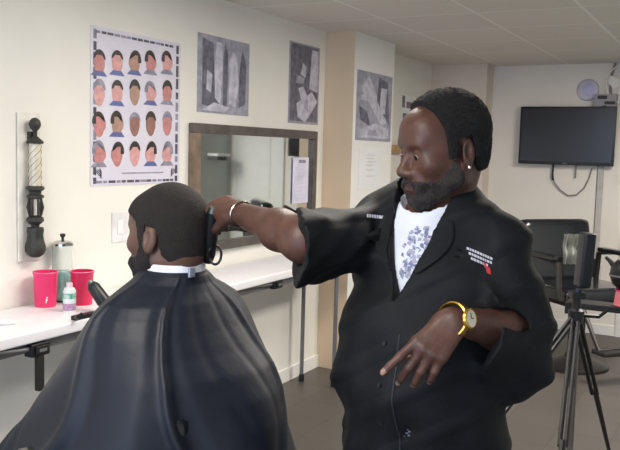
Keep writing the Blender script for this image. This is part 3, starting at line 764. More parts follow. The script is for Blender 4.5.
# ------------------------------------------------------------------ black side table with pink cup and dryer
ty = 4.0; e0 = hit(568, 302, V(0,ty,0), V(0,1,0)); tz = e0.z
r = thing('side_table', 'narrow black table with a thin top running off the right edge', 'table', V(e0.x, e0.y, 0), RB)
b = MB(); b.box((0,0,tz-.03),(1.1,.13,tz), bev=.004); b.build('table_top', black_plastic, r)
for x in (.04,1.06):
    for y in (.03,.10): b = MB(); b.tube([(x,y,tz-.03),(x,y,0)], .011, 10); b.build('leg', mat('table_leg_grey', (120,116,112), .4, .5), r, True)
b = MB(); b.box((-.014,-.004,tz-.06),(.012,.134,tz+.0), bev=.004); b.build('end_stop', black_plastic, r)
p = hit(620, 305, V(0,0,tz), V(0,0,1))
if p.y < ty+.06: p = V(620/1, 0, 0)
def tabp(x, y): return V(e0.x, e0.y, tz)+N*x-V(-D.x,-D.y,0)*y
pp = tabp(.258, .065)
r = thing('pink_stand', 'pink plastic cup on the black side table under the round black dryer', 'cup', pp, RB)
b = MB(); b.lathe([(0,0),(.045,0),(.05,.002),(.042,.075),(.046,.08),(.040,.08),(.038,.006),(0,.006)], 28); b.build('cup_body', mat('coral_plastic', (226,118,126), .4), r, True)
b = MB(); b.tube([(.046*math.cos(a),.046*math.sin(a),.08) for a in [2*PI*i/28 for i in range(28)]], .002, 6, closed=True); b.build('rim', pink, r, True)
r = thing('hair_dryer', 'round black hair dryer resting in the pink cup by the right edge', 'hair dryer', pp+V(0,0,.078), RB)
b = MB(); b.lathe([(0,0),(.03,.004),(.062,.03),(.078,.075),(.072,.12),(.045,.15),(0,.158)], 28); b.build('dryer_body', black_plastic, r, True)
b = MB(); b.tube([(-.05,0,.11),(-.078,0,.142),(-.10,0,.16)], [.018,.012,.009], 12); b.build('nozzle', black_plastic, r, True)
b = MB(); b.lathe([(.079,.07),(.080,.075),(.079,.08)], 28); b.build('trim_ring', grey_metal, r, True)

# ------------------------------------------------------------------ tripod with dark device
Yt = 3.4; ap = hit(576, 315, V(0,Yt,0), V(0,1,0)); base = V(ap.x, ap.y, 0); az = ap.z
r = thing('camera_tripod', 'black camera tripod standing on the floor right of the barber', 'tripod', base)
tm_ = mat('tripod_black', (20,20,26), .4, var=.1)
navy = mat('tripod_navy', (24,28,58), .4)
def toward(px, py, Y): return hit(px, py, V(0,Y,0), V(0,1,0))-base
for tgt in ((524,383,3.2),(569,383,3.15),(592,383,3.6)):
    q = toward(*tgt); a_ = V(0,0,az); dq = q-a_; full = a_+dq*(az/-dq.z); side = V(.012,0,0)
    knee = a_.lerp(full,.45)
    b = MB(); b.tube([a_+side, knee+side], .009, 8); b.tube([a_-side, knee-side], .009, 8); b.tube([knee+V(0,0,.02), full+V(0,0,.02)], [.013,.008], 8)
    lg = b.build('leg', tm_, r, True)
    b = MB(); b.lathe([(0,0),(.014,0),(.014,.02),(0,.03)], 10, (full.x, full.y, 0)); b.build('rubber_foot', black_plastic, lg, True)
b = MB(); b.lathe([(0,az-.32),(.014,az-.32),(.014,az-.04),(.032,az-.03),(.034,az+.02),(.02,az+.03),(.016,az+.10),(0,az+.10)], 16); b.build('centre_column', tm_, r, True)
hd = toward(577.5, 296, Yt)
b = MB(); b.tube([(0,0,az+.08), tuple(hd), tuple(toward(579,289,Yt))], [.014,.013,.012], 10); b.build('mast', navy, r, True)
b = MB(); b.tube([(0,0,az),(.10,.0,az-.005),(.14,.0,az+.03)], .008, 8); b.build('pan_handle', tm_, r, True)
b = MB(); b.box((-.03,-.03,az+.075),(.03,.03,az+.10), bev=.005); b.build('tripod_head', tm_, r)
d0 = base+toward(582, 287, Yt)
r = thing('camera_on_tripod', 'upright dark navy camera case fixed on top of the tripod mast', 'camera', d0, .0)
tf = Matrix.Rotation(.05,4,'Y')
b = MB(); b.box((-.024,-.04,0),(.026,.05,.235), bev=.012); b.build('camera_body', mat('camera_navy', (14,16,28), .4), r, True, tf)
b = MB(); b.lathe([(0,-.07),(.02,-.07),(.022,-.03),(0,-.03)], 20); b.build('lens', black_plastic, r, True, tf @ Matrix.Translation((0,0,.16)) @ Matrix.Rotation(-PI/2,4,'X') @ Matrix.Rotation(PI,4,'X'))
b = MB(); b.box((.026,-.03,.05),(.036,.03,.13), bev=.003); b.build('side_screen', black_plastic, r, False, tf)

# ================================================================== PEOPLE
def skin_mat(name, rgb, rgb2):
    return mat(name, rgb, .48, var=0, rgb2=rgb2, scale=14, bump=.12, bscale=140)
# ------------------------------------------------------------------ barber
f = V(-.53,-.848,0); RB_ = rotz(f); BB = V(.292,1.90,0); T = Fr(RB_, BB)          # torso frame: x = his right, y = forward
hf = V(-.93,-.37,0); HR = rotz(hf) @ Matrix.Rotation(-.20,3,'X') @ Matrix.Rotation(-.03,3,'Y')
H = Fr(HR, at(444.5, 150.5, 1.85), .985)
neck_c = T(.0,.01,1.47)
shR, shL = T(.165,-.01,1.395), T(-.152,-.01,1.380)
elR = at(304, 240, 1.75); wrR = at(239, 213, 1.97)
elL = at(519, 334, 1.80); wrL = at(455, 320, 1.62)
B = Fld()
B.ell(T(0,0,1.28), (.17,.115,.2), RB_, .04); B.ell(T(0,.035,1.07), (.165,.14,.2), RB_, .05); B.ell(T(0,-.005,.90), (.17,.125,.14), RB_, .05)
B.cone(T(.14,-.01,1.40), T(-.14,-.01,1.40), .052, .052, .05)
B.cone(T(0,-.02,1.42), H(0,-.03,-.03), .066, .060, .05)
for a, e, w_ in ((shR,elR,wrR),(shL,elL,wrL)):
    B.cone(a, e, .054, .045, .03); B.cone(e, e.lerp(w_,.35), .044, .044, .04); B.cone(e.lerp(w_,.35), w_, .044, .027, .03)
for sx in (-1,1):
    B.cone(T(sx*.09,0,.88), T(sx*.10,.02,.48), .085, .056, .04); B.cone(T(sx*.10,.02,.48), T(sx*.105,-.01,.10), .056, .036, .03)
    B.cone(T(sx*.105,-.02,.055), T(sx*.12,.13,.035), .034, .028, .02)
head(B, H, 1.15)
uL = at(428, 351, 1.585)-wrL
wL_ = V(-.25,-.93,.25)
tipsL = hand(B, wrL, uL, wL_, 1, [(.12,.10,.08),(.55,.40,.30),(.62,.45,.35),(.62,.50,.35)], [.12,.0,-.10,-.20], 1.0, (.3,.5), (.75,.15,-.75))
uR = at(219, 205, 2.02)-wrR
hR_ = V(.1,-.75,.65)
tipsR = hand(B, wrR, uR, hR_, -1, [(1.0,1.1,.7),(1.1,1.2,.7),(1.2,1.2,.7),(1.25,1.2,.7)], [.05,.0,-.05,-.08], .98, (.7,.5), (.6,.5,-.6))
sk = skin_mat('dark_brown_skin', (78,51,41), (94,62,50)); lip = mat('dark_lips', (66,38,36), .45); nail = mat('fingernail', (150,120,104), .3)
me = shift(B.mesh('person', .0036), BB)
me.materials.append(sk)
def paint(me, mats, fn):
    for m in mats: me.materials.append(m)
    c = np.empty(len(me.polygons)*3, np.float32); me.polygons.foreach_get('center', c); c = c.reshape(-1,3)
    mi = fn(c).astype(np.int32); me.polygons.foreach_set('material_index', mi)
def pb(c):
    W = c+np.array(BB); q = H.loc(W); m = np.zeros(len(c))
    m[(np.abs(q[:,0]) < .021) & (q[:,1] > .085) & (q[:,2] < -.054) & (q[:,2] > -.082) & (np.abs(q[:,2]+.0665) < .0135-q[:,0]**2*18)] = 1
    for tips, w_ in ((tipsL, wL_),(tipsR, hR_)):
        for (p, d, n_) in tips:
            v = W-np.array(p+d*.000); al = v@np.array(d); up = v@np.array(n_.normalized()); la = np.sqrt(np.maximum((v*v).sum(1)-al**2-up**2, 0))
            m[(al > -.008) & (al < .007) & (up > .0035) & (la < .0055) & ((v*v).sum(1) < .0004)] = 2
    return m
paint(me, [lip, nail], pb)
barber = link('person', me, [], None); barber.location = BB
tag(barber, 'standing person with grey beard in a black barber shirt, arm reaching to the client', 'person')
def child(name, Fd, h, m, parent, base): return link(name, shift(Fd.mesh(name, h), base), m, parent)

# hair, beard, brows, eyes
hl = [(-.13,-.058),(-.05,-.055),(-.034,-.03),(-.030,.030),(.008,.034),(.012,-.012),(.030,-.012),(.034,.055),(.044,.092),(.056,.125),(.07,.15),(.12,.18)]
child('hair', hair_field(H, hl, .012, .0022, .004), .0035, mat('black_hair', (14,12,12), .9, bump=.9, bscale=260, rgb2=(24,21,21), scale=60), barber, BB)
child('beard', beard_field(H, .0032, [(-.01,-.01),(.015,-.012),(.03,-.032),(.06,-.058),(.08,-.052),(.095,-.044),(.13,-.042)], .0012, .003), .003, mat('grey_beard', (40,34,32), .9, bump=.9, bscale=300, rgb2=(68,62,58), scale=45), barber, BB)
def brows(T_, m, par, base, thick=.0035):
    for sx in (-1,1):
        b = MB(); P = [T_(sx*x, y, z)-base for x, y, z in ((.014,.0985,.028),(.026,.0965,.033),(.038,.089,.033),(.048,.078,.027))]
        b.tube(P, [thick*.7,thick,thick*.9,thick*.4], 8); b.build('eyebrow', m, par, True)
brows(H, mat('eyebrow_hair', (40,34,32), .9), barber, BB)
def eyes(T_, par, base):
    for sx in (-1,1):
        b = MB(); b.lathe([(0,-.0118),(.006,-.0102),(.0102,-.006),(.0118,0),(.0102,.006),(.006,.0102),(0,.0118)], 20)
        c = T_(sx*.032,.0842,.0035)
        b.build('eye', mat('eye_white', (150,132,122), .3), par, True, Matrix.Translation(c-base))
        b = MB(); b.lathe([(0,.0005),(.0052,.0004),(.0052,-.002),(0,-.002)], 16)
        fd = (T_.R @ V(0,1,-.25)).normalized(); q = fd.to_track_quat('Z','Y').to_matrix().to_4x4()
        b.build('iris', mat('iris_brown', (30,20,16), .15), par, True, Matrix.Translation(c+fd*.0118-base) @ q)
eyes(H, barber, BB)
b = MB(); b.lathe([(0,-.0045),(.0035,-.003),(.0045,0),(.0035,.003),(0,.0045)], 12); b.build('earring', mat('earring_metal', (235,235,230), .1, 1), barber, True, Matrix.Translation(H(-.088,-.006,-.036)-BB))
b = MB(); b.lathe([(0,-.0045),(.0035,-.003),(.0045,0),(.0035,.003),(0,.0045)], 12); b.build('earring', mat('earring_metal', (235,235,230), .1, 1), barber, True, Matrix.Translation(H(.088,-.006,-.036)-BB))

# white t-shirt
Te = Fld()
Te.ell(T(0,.0,1.28), (.185,.128,.215), RB_, .04); Te.ell(T(0,.045,1.08), (.178,.152,.215), RB_, .05); Te.ell(T(0,0,.93), (.178,.135,.13), RB_, .05)
Te.cone(T(.13,-.01,1.405), T(-.13,-.01,1.405), .058, .058, .05); Te.cone(T(0,-.01,1.40), T(0,.01,1.455), .11, .078, .04)
nk = np.array(T(0,.035,1.50))
Te.post.append(lambda P: .002*wav(P,30,18,55)+.0015*wav(P,-40,60,25,2))
Te.inter(lambda P: np.maximum(.066-np.sqrt((((P-nk)@np.array(RB_)/np.array([1,1,.85]))**2).sum(-1)), .86-P[...,2]))
tee = child('tshirt', Te, .005, mat('white_cotton', (228,230,240), .85, var=.02), barber, BB)

# black smock shirt
def shirt_field():
    S = Fld()
    S.ell(T(0,.0,1.28), (.20,.142,.225), RB_, .05); S.ell(T(.0,.045,1.10), (.206,.175,.25), RB_, .06); S.ell(T(0,0,.88), (.210,.165,.22), RB_, .07)
    S.cone(T(.13,-.015,1.41), T(-.13,-.015,1.40), .070, .070, .06); S.cone(T(0,-.02,1.40), T(0,-.015,1.49), .12, .080, .05)
    for sx in (-1,1): S.cone(T(sx*.05,-.02,1.478+.010*sx), T(sx*.15,-.015,1.412+.012*sx), .062, .060, .05)
    dR = (wrR-elR).normalized(); dL = (wrL-elL).normalized(); aR, aL = np.array(dR), np.array(dL)
    cR = np.array(at(298, 240, 1.74)); nR = np.array(V(-.96,-.22,0).normalized())
    def sub(parts, cuts, planes, fold):
        G = Fld()
        for a in parts: G.cone(*a)
        for a in cuts: G.cone(*a)
        G.post.append(fold)
        for p0, n0 in planes: G.inter(lambda P, p0=p0, n0=n0: (P-p0)@n0)
        lo = np.min([o[2] for o in G.ops[:len(parts)]], 0); hi = np.max([o[3] for o in G.ops[:len(parts)]], 0)
        S._a('+', lambda P: G.ev(P, lo-1, hi+1), lo, hi, .035)
    mR = shR.lerp(elR, .55)
    sub([(shR, mR, .072, .068, .03), (mR, elR+(elR-shR)*.25, .068, .060, .03), (mR+V(0,0,-.035), elR+(elR-shR)*.25+V(0,0,-.040), .055, .045, .05), (elR, elR+dR*.10, .055, .055, .03)],
        [(elR-dR*.01, elR+dR*.25, .053, .060, .006, '-')], [(cR, nR)], lambda P: .004*wav(P,60,-20,45)+.0025*wav(P,20,60,-90,1))
    mL = shL.lerp(elL, .5); cL = np.array(at(488, 330, 1.70))
    sub([(shL, mL, .070, .076, .04), (mL, elL, .076, .070, .04), (mL+V(0,0,-.05), elL+V(.0,.0,-.055), .06, .062, .05), (elL, elL+dL*.24, .066, .064, .03), (elL+V(.0,0,-.07), elL+dL*.22+V(0,0,-.05), .050, .040, .05), (elL+V(.01,0,-.08), elL+dL*.02+V(0,0,-.115), .045, .040, .05)],
        [(elL+dL*.04, elL+dL*.28+V(0,0,-.005), .048, .052, .01, '-'), (elL+V(0,0,-.05), elL+dL*.30+V(0,0,-.07), .034, .034, .02, '-')], [(cL, np.array(V(-1,-.12,.22).normalized()))], lambda P: .0035*wav(P,50,-20,45)+.003*wav(P,-30,40,22,1))
    S.inter(lambda P: .74-P[...,2])
    tn = np.array(T.R); to = np.array(T.o)
    def vee(P):   # open collar: removes the front between the lapels
        q = (P-to)@tn; wdt = np.interp(q[...,2], [1.255,1.32,1.40,1.47,1.6], [-.004,.020,.046,.062,.075]); xc = np.interp(q[...,2], [1.21,1.47], [.012,.0])
        return np.minimum(wdt-np.abs(q[...,0]-xc), q[...,1]-.02)
    nk2 = np.array(T(0,.01,1.52))
    S.inter(vee); S.inter(lambda P: .082-np.sqrt((((P-nk2)@tn/np.array([1,1,.8]))**2).sum(-1)))
    S.inter(lambda P: -inner(P))
    def folds(P):
        q = (P-to)@tn
        a = wav(P,14,9,38)+.7*wav(P,-30,12,22,1.3)+.5*wav(P,8,-40,-30,.5)
        v = np.sin(q[...,0]*62+np.sin(q[...,2]*7)*2)*np.clip((1.25-q[...,2])*3, 0, 1)
        return -.0045*a-.0055*v-.004*np.clip(wav(P,26,-18,-52,.7)*1.6-.6,0,1)
    S.post.append(folds); return S
def inner(P):
    tn = np.array(T.R); q = (P-np.array(T.o))@tn
    def el(c, r): z = (q-np.array(c))/np.array(r); k0 = np.sqrt((z*z).sum(-1)); return (k0-1)*min(r)
    return np.minimum(np.minimum(el((0,0,1.28), (.188,.130,.212)), el((0,.045,1.08), (.184,.158,.217))), el((0,0,.84), (.190,.142,.25)))
shirt_m = mat('black_smock_fabric', (15,17,21), .72, var=.08, spec=.3, bump=.15, bscale=220)
shirt = child('shirt', shirt_field(), .0048, shirt_m, barber, BB)

# trousers and shoes
Tr = Fld()
Tr.ell(T(0,-.005,.88), (.185,.14,.13), RB_, .05)
for sx in (-1,1):
    Tr.cone(T(sx*.09,0,.86), T(sx*.105,.02,.48), .105, .082, .04); Tr.cone(T(sx*.105,.02,.48), T(sx*.11,-.005,.10), .082, .075, .04)
Tr.post.append(lambda P: .004*wav(P,20,15,50)); Tr.inter(lambda P: .055-P[...,2])
child('trousers', Tr, .008, mat('black_trousers', (24,24,28), .8), barber, BB)
for sx in (-1,1):
    Sh = Fld(); Sh.cone(T(sx*.105,-.03,.055), T(sx*.125,.15,.040), .048, .042, .03); Sh.cone(T(sx*.105,-.02,.09), T(sx*.107,-.02,.12), .05, .045, .03); Sh.inter(lambda P: .002-P[...,2])
    child('shoe', Sh, .006, black_plastic, barber, BB)

DG = None
def bvh_of(o):
    me = o.data; M = Matrix.Translation(BB)
    return BVHTree.FromPolygons([M @ v.co for v in me.vertices], [tuple(p.vertices) for p in me.polygons])
bvS, bvT = bvh_of(shirt), bvh_of(tee)
thread = mat('white_thread', (206,204,216), .7); redt = mat('red_thread', (196,40,52), .7); seam = mat('shirt_seam', (38,40,46), .6)
# embroidered name strip (unreadable in the photo) and logo
pl_ = []; rr = random.Random(5); x = 366.5
while x < 390:
    w_ = rr.uniform(1.2,2.2); y = 214.2+(x-366)*.09; pl_.append(([(x,y),(x+w_,y+.1),(x+w_,y+3.3),(x,y+3.2)], 0)); x += w_+.5
decal(bvS, pl_, BB, 'name_embroidery', thread, barber, .0012, sub=1)
pl_ = []
for row in range(3):
    x = 466.5+row*2.2
    while x < 491-(row == 2)*4:
        w_ = rr.uniform(1.5,2.8); y = 246.5+row*4.3+(x-466)*.42; pl_.append(([(x,y),(x+w_,y+w_*.42),(x+w_,y+w_*.42+2.5),(x,y+2.5)], 0)); x += w_+.6
pl_ += [([(485,266),(490,268),(491,275),(487,273)],1), ([(483,262),(486,263.5),(487,268),(484,267)],1)]
decal(bvS, pl_, BB, 'chest_logo', [thread, redt], barber, .0012, sub=1)
# print on the t-shirt
pl_ = []
for k in range(26):
    y = 226+k*1.9; c = np.interp(y, [226,250,280], [421,414,403]); hw = np.interp(y, [226,238,250,280], [10,13,12,4])
    for j in range(3):
        x = c+rr.uniform(-hw,hw*.9); pl_.append(([(x,y),(x+rr.uniform(1.5,4),y+.6),(x+rr.uniform(1,3.6),y+rr.uniform(2,6)),(x-1,y+rr.uniform(1,4))], rr.randrange(2)))
decal(bvT, pl_, BB, 'tshirt_print', [mat('print_ink_blue', (120,124,156), .7), mat('print_ink_grey', (168,168,184), .7)], barber, .0012, sub=0)
# placket seam and buttons down the front
b = MB()
for i, zz in enumerate((1.18,1.09,1.00,.91)):
    o_ = T(.012,.6,zz); d = -(T.R @ V(0,1,0)); h_ = bvS.ray_cast(o_, d)
    if h_[0] is None: continue
    b = MB(); b.lathe([(0,.003),(.005,.003),(.0055,.001),(.0055,0),(0,0)], 14); b.build('button', black_plastic, barber, True, Matrix.Translation(h_[0]+h_[1]*.0005-BB) @ h_[1].to_track_quat('Z','Y').to_matrix().to_4x4())
for xo in (.034,):
    P = []
    for zz in np.linspace(1.205,.76,40):
        h_ = bvS.ray_cast(T(xo*-1+.012,.6,zz), -(T.R @ V(0,1,0)))
        if h_[0] is not None: P.append(h_[0]+h_[1]*.0008-BB)
    b = MB(); b.tube(P, .0022, 6); b.build('placket_seam', seam, barber, True)
# collar: stand band round the neck, and two lapels
b = MB(); n = 48; rings = []
for i in range(n+1):
    a = math.radians(-62+ (304)*i/n)+PI/2+math.radians(0)  # start at front right, round the back
    a = math.radians(90+28+ (360-56)*i/n)
    bk = .5-.5*math.sin(a)                                     # 1 at the back
    r0 = .088; r1 = .080+.004*bk; z0 = 1.425+.022*bk; z1 = 1.462+.070*bk; dy = -.005
    pr = [(r0,z0),(r1,z1),(r1+.009,z1+.001),(r0+.024,z0-.006-.008*bk)]
    rings.append([b.bm.verts.new(T(r*math.cos(a), r*math.sin(a)*1.0+dy, z)-BB) for r, z in pr])
for p_, q_ in zip(rings, rings[1:]):
    for k in range(4): b.bm.faces.new((p_[k], p_[(k+1)%4], q_[(k+1)%4], q_[k]))
b.bm.faces.new(rings[0]); b.bm.faces.new(rings[-1][::-1])
b.build('collar', shirt_m, barber, True)
def lapel(sx):
    b = MB(); g = []
    top_in, top_out = (sx*.050,.075,1.462), (sx*.100,.010,1.462)
    for j in range(9):
        t = j/8; row = []
        for i in range(7):
            s_ = i/6
            x = sx*((.050-.022*t)*(1-s_)+(.088+.014*math.sin(t*PI*.9)-.055*t*t)*s_); z = 1.462-.125*t-.012*s_*(1-t)
            h_ = bvS.ray_cast(T(x,.6,z), -(T.R @ V(0,1,0)))
            y = T.R.transposed() @ (h_[0]-T.o) if h_[0] is not None else V(0,.06,0)
            yy = max(y.y, .035) if t < .35 else y.y
            row.append(b.bm.verts.new(T(x, min(yy, .16)+.009, z)-BB))
        g.append(row)
    for j in range(8):
        for i in range(6): b.bm.faces.new((g[j][i],g[j][i+1],g[j+1][i+1],g[j+1][i]))
    bmesh.ops.recalc_face_normals(b.bm, faces=b.bm.faces[:]); bmesh.ops.solidify(b.bm, geom=b.bm.faces[:], thickness=.004)
    b.build('lapel', shirt_m, barber, True)
lapel(1); lapel(-1)
# gold wristwatch
ax = (elL-wrL).normalized(); wc = wrL-ax*.006; u1_ = ax.cross(V(0,0,1)).normalized(); u2_ = ax.cross(u1_)
gold = mat('gold_metal', (222,176,86), .25, .9)
wt = bpy.data.objects.new('wristwatch', None); COL.objects.link(wt); wt.parent = barber; wt.location = wc-BB; wt['label'] = 'gold wristwatch with a pale round face'
b = MB(); n = 40; rg = []
for i in range(n):
    a = 2*PI*i/n; dd = u1_*math.cos(a)+u2_*math.sin(a)
    rg.append([b.bm.verts.new(dd*r_+ax*x_) for r_, x_ in ((.0335,-.009),(.0335,.009),(.037,.008),(.037,-.008))])
for i in range(n):
    for k in range(4): b.bm.faces.new((rg[i][k],rg[i][(k+1)%4],rg[(i+1)%n][(k+1)%4],rg[(i+1)%n][k]))
b.build('watch_band', gold, wt, True)
fd = (V(.45,-.9,.30)); fd = (fd-ax*fd.dot(ax)).normalized(); q4 = Matrix.Translation(fd*.034) @ fd.to_track_quat('Z','Y').to_matrix().to_4x4()
b = MB(); b.lathe([(0,0),(.020,0),(.022,.003),(.021,.008),(.018,.010),(.018,.008),(0,.008)], 32); b.build('watch_case', gold, wt, True, q4)
b = MB(); b.lathe([(0,.0085),(.0178,.0085)], 32); b.build('watch_face', mat('watch_dial', (240,232,212), .3), wt, False, q4)
b = MB(); b.box((-.0008,0,.0088),(.0008,.012,.0096)); b.box((0,-.0008,.0088),(.009,.0008,.0096)); b.build('watch_hands', dark_metal, wt, False, q4)
# chain bracelet on the other wrist
ax2 = (elR-wrR).normalized(); c2 = wrR+ax2*.012; v1 = ax2.orthogonal().normalized(); v2 = ax2.cross(v1)
b = MB(); b.tube([c2-BB+(v1*math.cos(a)+v2*math.sin(a))*.0315 for a in [2*PI*i/40 for i in range(40)]], .0028, 8, closed=True); b.build('bracelet', mat('bracelet_metal', (190,180,170), .25, 1), barber, True)

# ------------------------------------------------------------------ client
cf = V(-.83,.56,0); CR = rotz(cf); CB = at(174, 268, 2.06); CB.z = 0; K = Fr(CR, CB)
KH = Fr(rotz(cf) @ Matrix.Rotation(-.06,3,'X'), at(168.5, 236, 2.05), 1.03)
print('client head z', KH.o.z, 'barber', H.o.z, 'cape', at(172,268,2.05).z)
zs = at(172,268,2.05).z                       # neck line of the cape
C_ = Fld()
C_.ell(K(0,0,1.02), (.17,.12,.22), CR, .04); C_.ell(K(0,.03,.82), (.17,.14,.17), CR, .05); C_.cone(K(.15,0,1.17), K(-.15,0,1.17), .052, .052, .06)
C_.cone(K(0,-.005,1.18), KH(0,-.03,-.04), .063, .057, .05)
C_.ell(KH(0,-.055,-.03), (.052,.045,.06), KH.R, .03)
for sx in (-1,1):
    C_.cone(K(sx*.155,-.01,1.15), K(sx*.175,.01,.90), .05, .042, .03); C_.cone(K(sx*.175,.01,.90), K(sx*.12,.25,.82), .042, .028, .03)
    C_.cone(K(sx*.10,.02,.68), K(sx*.12,.44,.68), .085, .06, .05); C_.cone(K(sx*.12,.44,.68), K(sx*.12,.52,.36), .056, .036, .03)
    C_.cone(K(sx*.12,.50,.32), K(sx*.13,.64,.30), .034, .028, .02)
    hand(C_, K(sx*.12,.25,.82), K(sx*.08,.36,.80)-K(sx*.12,.25,.82), V(0,0,1), sx, [(.2,.2,.1)]*4, [.06,.02,-.02,-.06])
head(C_, KH)
sk2 = skin_mat('brown_skin', (88,62,50), (102,74,60))
me = shift(C_.mesh('person', .0042), CB); me.materials.append(sk2)
def pc_(c):
    q = KH.loc(c+np.array(CB)); m = np.zeros(len(c)); m[(np.abs(q[:,0]) < .021) & (q[:,1] > .085) & (q[:,2] < -.054) & (q[:,2] > -.082)] = 1; return m
paint(me, [mat('brown_lips', (122,76,70), .45)], pc_)
client = link('person', me, [], None); client.location = CB
tag(client, 'seated person with short dark hair under a black cape, seen from behind', 'person')
hl = [(-.13,-.055),(-.05,-.058),(-.036,-.040),(-.032,.024),(.004,.032),(.008,-.020),(.036,-.020),(.040,.040),(.056,.052),(.075,.060),(.12,.064)]
child('hair', hair_field(KH, hl, .005, .0007, .002), .0032, mat('dark_short_hair', (27,21,19), .85, bump=.5, bscale=300, rgb2=(34,28,25), scale=30), client, CB)
child('beard', beard_field(KH, .005, [(-.01,-.012),(.03,-.012),(.05,-.045),(.08,-.052),(.095,-.044),(.13,-.042)], .0008, .012), .003, mat('dark_beard', (28,23,22), .9, bump=.6, bscale=300), client, CB)
brows(KH, MATS['eyebrow_hair'], client, CB); eyes(KH, client, CB)
# undershirt, trousers, shoes
Cs = Fld(); Cs.ell(K(0,0,1.02), (.185,.132,.225), CR, .04); Cs.ell(K(0,.03,.83), (.185,.152,.18), CR, .05); Cs.cone(K(.15,0,1.165), K(-.15,0,1.165), .062, .062, .06)
for sx in (-1,1): Cs.cone(K(sx*.155,-.01,1.15), K(sx*.175,.01,.90), .062, .056, .03); Cs.cone(K(sx*.175,.01,.90), K(sx*.13,.22,.83), .056, .042, .03)
child('shirt', Cs, .008, mat('client_shirt', (60,64,72), .8), client, CB)
Ct = Fld()
for sx in (-1,1): Ct.cone(K(sx*.10,.0,.68), K(sx*.12,.44,.68), .10, .078, .05); Ct.cone(K(sx*.12,.44,.68), K(sx*.12,.52,.40), .078, .066, .03)
child('trousers', Ct, .008, mat('client_trousers', (40,44,60), .8), client, CB)
for sx in (-1,1):
    Sh = Fld(); Sh.cone(K(sx*.12,.50,.33), K(sx*.132,.67,.312), .046, .040, .03); Sh.inter(lambda P: .276-P[...,2]); child('shoe', Sh, .007, black_plastic, client, CB)

# paper neck strip
b = MB(); n = 48; rings = []; ncx = KH(0,-.02,-.09); nc = V(K(0,0,0).x*.35+ncx.x*.65, K(0,0,0).y*.35+ncx.y*.65, 0)
tl_ = Matrix.Rotation(.0, 3, 'X')
for i in range(n):
    a = 2*PI*i/n; d = CR @ V(math.cos(a)*.074, math.sin(a)*.078, 0); r_ = []
    for k, z, s_ in ((0,-.008,1),(0,.018,.985),(0,.018,1.02),(0,-.008,1.04)):
        q = nc+d*s_; q.z = zs+z; r_.append(b.bm.verts.new(q-CB))
    rings.append(r_)
for i in range(n):
    for k in range(4): b.bm.faces.new((rings[i][k],rings[i][(k+1)%4],rings[(i+1)%n][(k+1)%4],rings[(i+1)%n][k]))
b.build('neck_strip', mat('white_tissue', (236,238,246), .8), client, True)

# cape
prof = [(1.004,.074,.078,.078,0),(1.0,.080,.082,.084,0),(.992,.090,.090,.095,.1),(.972,.115,.098,.105,.25),(.952,.160,.112,.115,.45),(.93,.200,.130,.13,.7),(.90,.228,.150,.155,1),(.86,.248,.172,.185,1.1),(.81,.262,.205,.225,1.3),(.76,.275,.245,.27,1.5),(.70,.29,.275,.32,1.8),(.63,.305,.295,.38,2.0),(.55,.325,.31,.45,2.2),(.45,.35,.33,.54,2.4),(.36,.36,.34,.58,2.6)]
zsrc = [1.29+(p[0]-1)*1.29 for p in prof]
rows = 96; n = 288; rr = random.Random(11)
ridges = [(rr.uniform(0,2*PI), rr.uniform(.03,.10), rr.uniform(-.6,1)) for _ in range(34)]
b = MB(); g = []
zz = [p[0] for p in prof]
def col_(k, s_): return float(np.interp(s_, range(len(prof)), [p[k] for p in prof]))
for j in range(rows+1):
    s_ = (len(prof)-1)*j/rows; rx, rb, rf, am = (col_(k, s_) for k in (1,2,3,4)); z = zs+.002-(1.004-col_(0, s_))*1.0
    row = []; blend = max(0, 1-(1.004-col_(0, s_))/.10)
    for i in range(n):
        a = 2*PI*i/n; ca, sa = math.cos(a), math.sin(a)
        x = rx*math.copysign(abs(ca)**.95, ca); y = (rf if sa > 0 else rb)*sa
        dpt = 1.004-col_(0, s_)
        dr = 0
        for (a0, wd, amp) in ridges:
            da = (a-a0+PI+.25*math.sin(dpt*9+a0*3)*dpt*2) % (2*PI)-PI; wq = wd*(1+dpt*.9); dr += amp*math.exp(-(da/wq)**2)
        dr = dr*.0095*am+.006*am*math.sin(a*5+dpt*8)*min(1, dpt*3)
        L_ = math.hypot(x, y); x += x/L_*dr; y += y/L_*dr
        zq = z-(.012*am*math.cos(2*a)*.2)
        c = CR @ V(x, y, 0); base = nc*blend+V(CB.x,CB.y,0)*(1-blend)
        row.append(b.bm.verts.new(V(base.x+c.x-CB.x, base.y+c.y-CB.y, zq)))
    g.append(row)
for j in range(rows):
    for i in range(n): b.bm.faces.new((g[j][i],g[j][(i+1)%n],g[j+1][(i+1)%n],g[j+1][i]))
bmesh.ops.recalc_face_normals(b.bm, faces=b.bm.faces[:])
for f_ in b.bm.faces: f_.smooth = True
me = bpy.data.meshes.new('cape'); b.bm.to_mesh(me); b.bm.free()
cape = link('cape', me, mat('cape_nylon', (22,26,38), .5, var=.05, spec=.4, bump=.12, bscale=30), client)
sm = cape.modifiers.new('thickness', 'SOLIDIFY'); sm.thickness = .002
b = MB(); b.box((-.010,-.004,-.012),(.010,.004,.012), bev=.002)
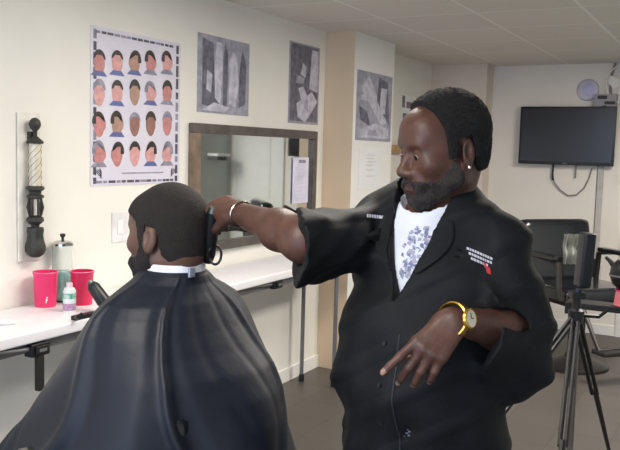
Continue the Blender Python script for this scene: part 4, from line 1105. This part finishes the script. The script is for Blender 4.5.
q = nc + CR @ V(-.03,-.085,0); q.z = zs+.002; b.build('cape_snap', mat('snap_plastic', (150,158,176), .3), client, True, Matrix.Translation(q-CB) @ CR.to_4x4())

# ------------------------------------------------------------------ client's barber chair (mostly under the cape)
r = thing('barber_chair', 'barber chair under the black cape of the seated client', 'chair', V(CB.x,CB.y,0), math.atan2(cf.y,cf.x)-PI/2)
pad((-.25,-.18,.47),(.25,.32,.585),'seat',leather,.04,r); pad((-.21,-.215,.62),(.21,-.15,.98),'backrest',leather,.03,r)
for x in (-.28,.28):
    pad((x-.03,-.14,.80),(x+.03,.24,.835),'arm_pad',leather,.012,r)
    b = MB(); b.tube([(x,-.12,.56),(x,-.12,.80)], .014, 10); b.tube([(x,.2,.56),(x,.2,.80)], .014, 10); b.build('arm_frame', chrome, r, True)
b = MB(); b.lathe([(0,0),(.30,0),(.30,.02),(.22,.05),(.08,.08),(.05,.12),(.05,.53),(0,.53)], 36); b.build('pedestal', chrome, r, True)
b = MB(); b.tube([(-.15,.30,.56),(-.15,.52,.27),(.15,.52,.27),(.15,.30,.56)], .014, 10); b.build('footrest_frame', chrome, r, True)
pad((-.18,.46,.25),(.18,.74,.27),'footrest',dark_metal,.008,r)

# ------------------------------------------------------------------ clipper in the barber's hand
top = at(213, 212, 2.00); bot = at(208, 262, 2.045); base = bot.copy()
r = thing('hair_clipper', 'black hair clipper held against the back of the client head', 'hair clipper', base)
b = MB(); b.tube([bot-base, (bot.lerp(top,.15))-base, bot.lerp(top,.5)-base, top-base], [.012,.017,.019,.016], 16); b.build('clipper_body', black_plastic, r, True)
b = MB(); dd = (top-bot).normalized(); b.tube([top-base, top+dd*.014-base], [.015,.010], 10); b.build('blade', MATS['dull_steel'], r, True)
cc = at(215, 255, 2.02)-base
b = MB(); b.tube([cc+V(.016*math.cos(a), .004*math.sin(a*2), .024*math.sin(a)) for a in [2*PI*i/28 for i in range(28)]], .0035, 8, closed=True); b.build('cord_loop', black_plastic, r, True)
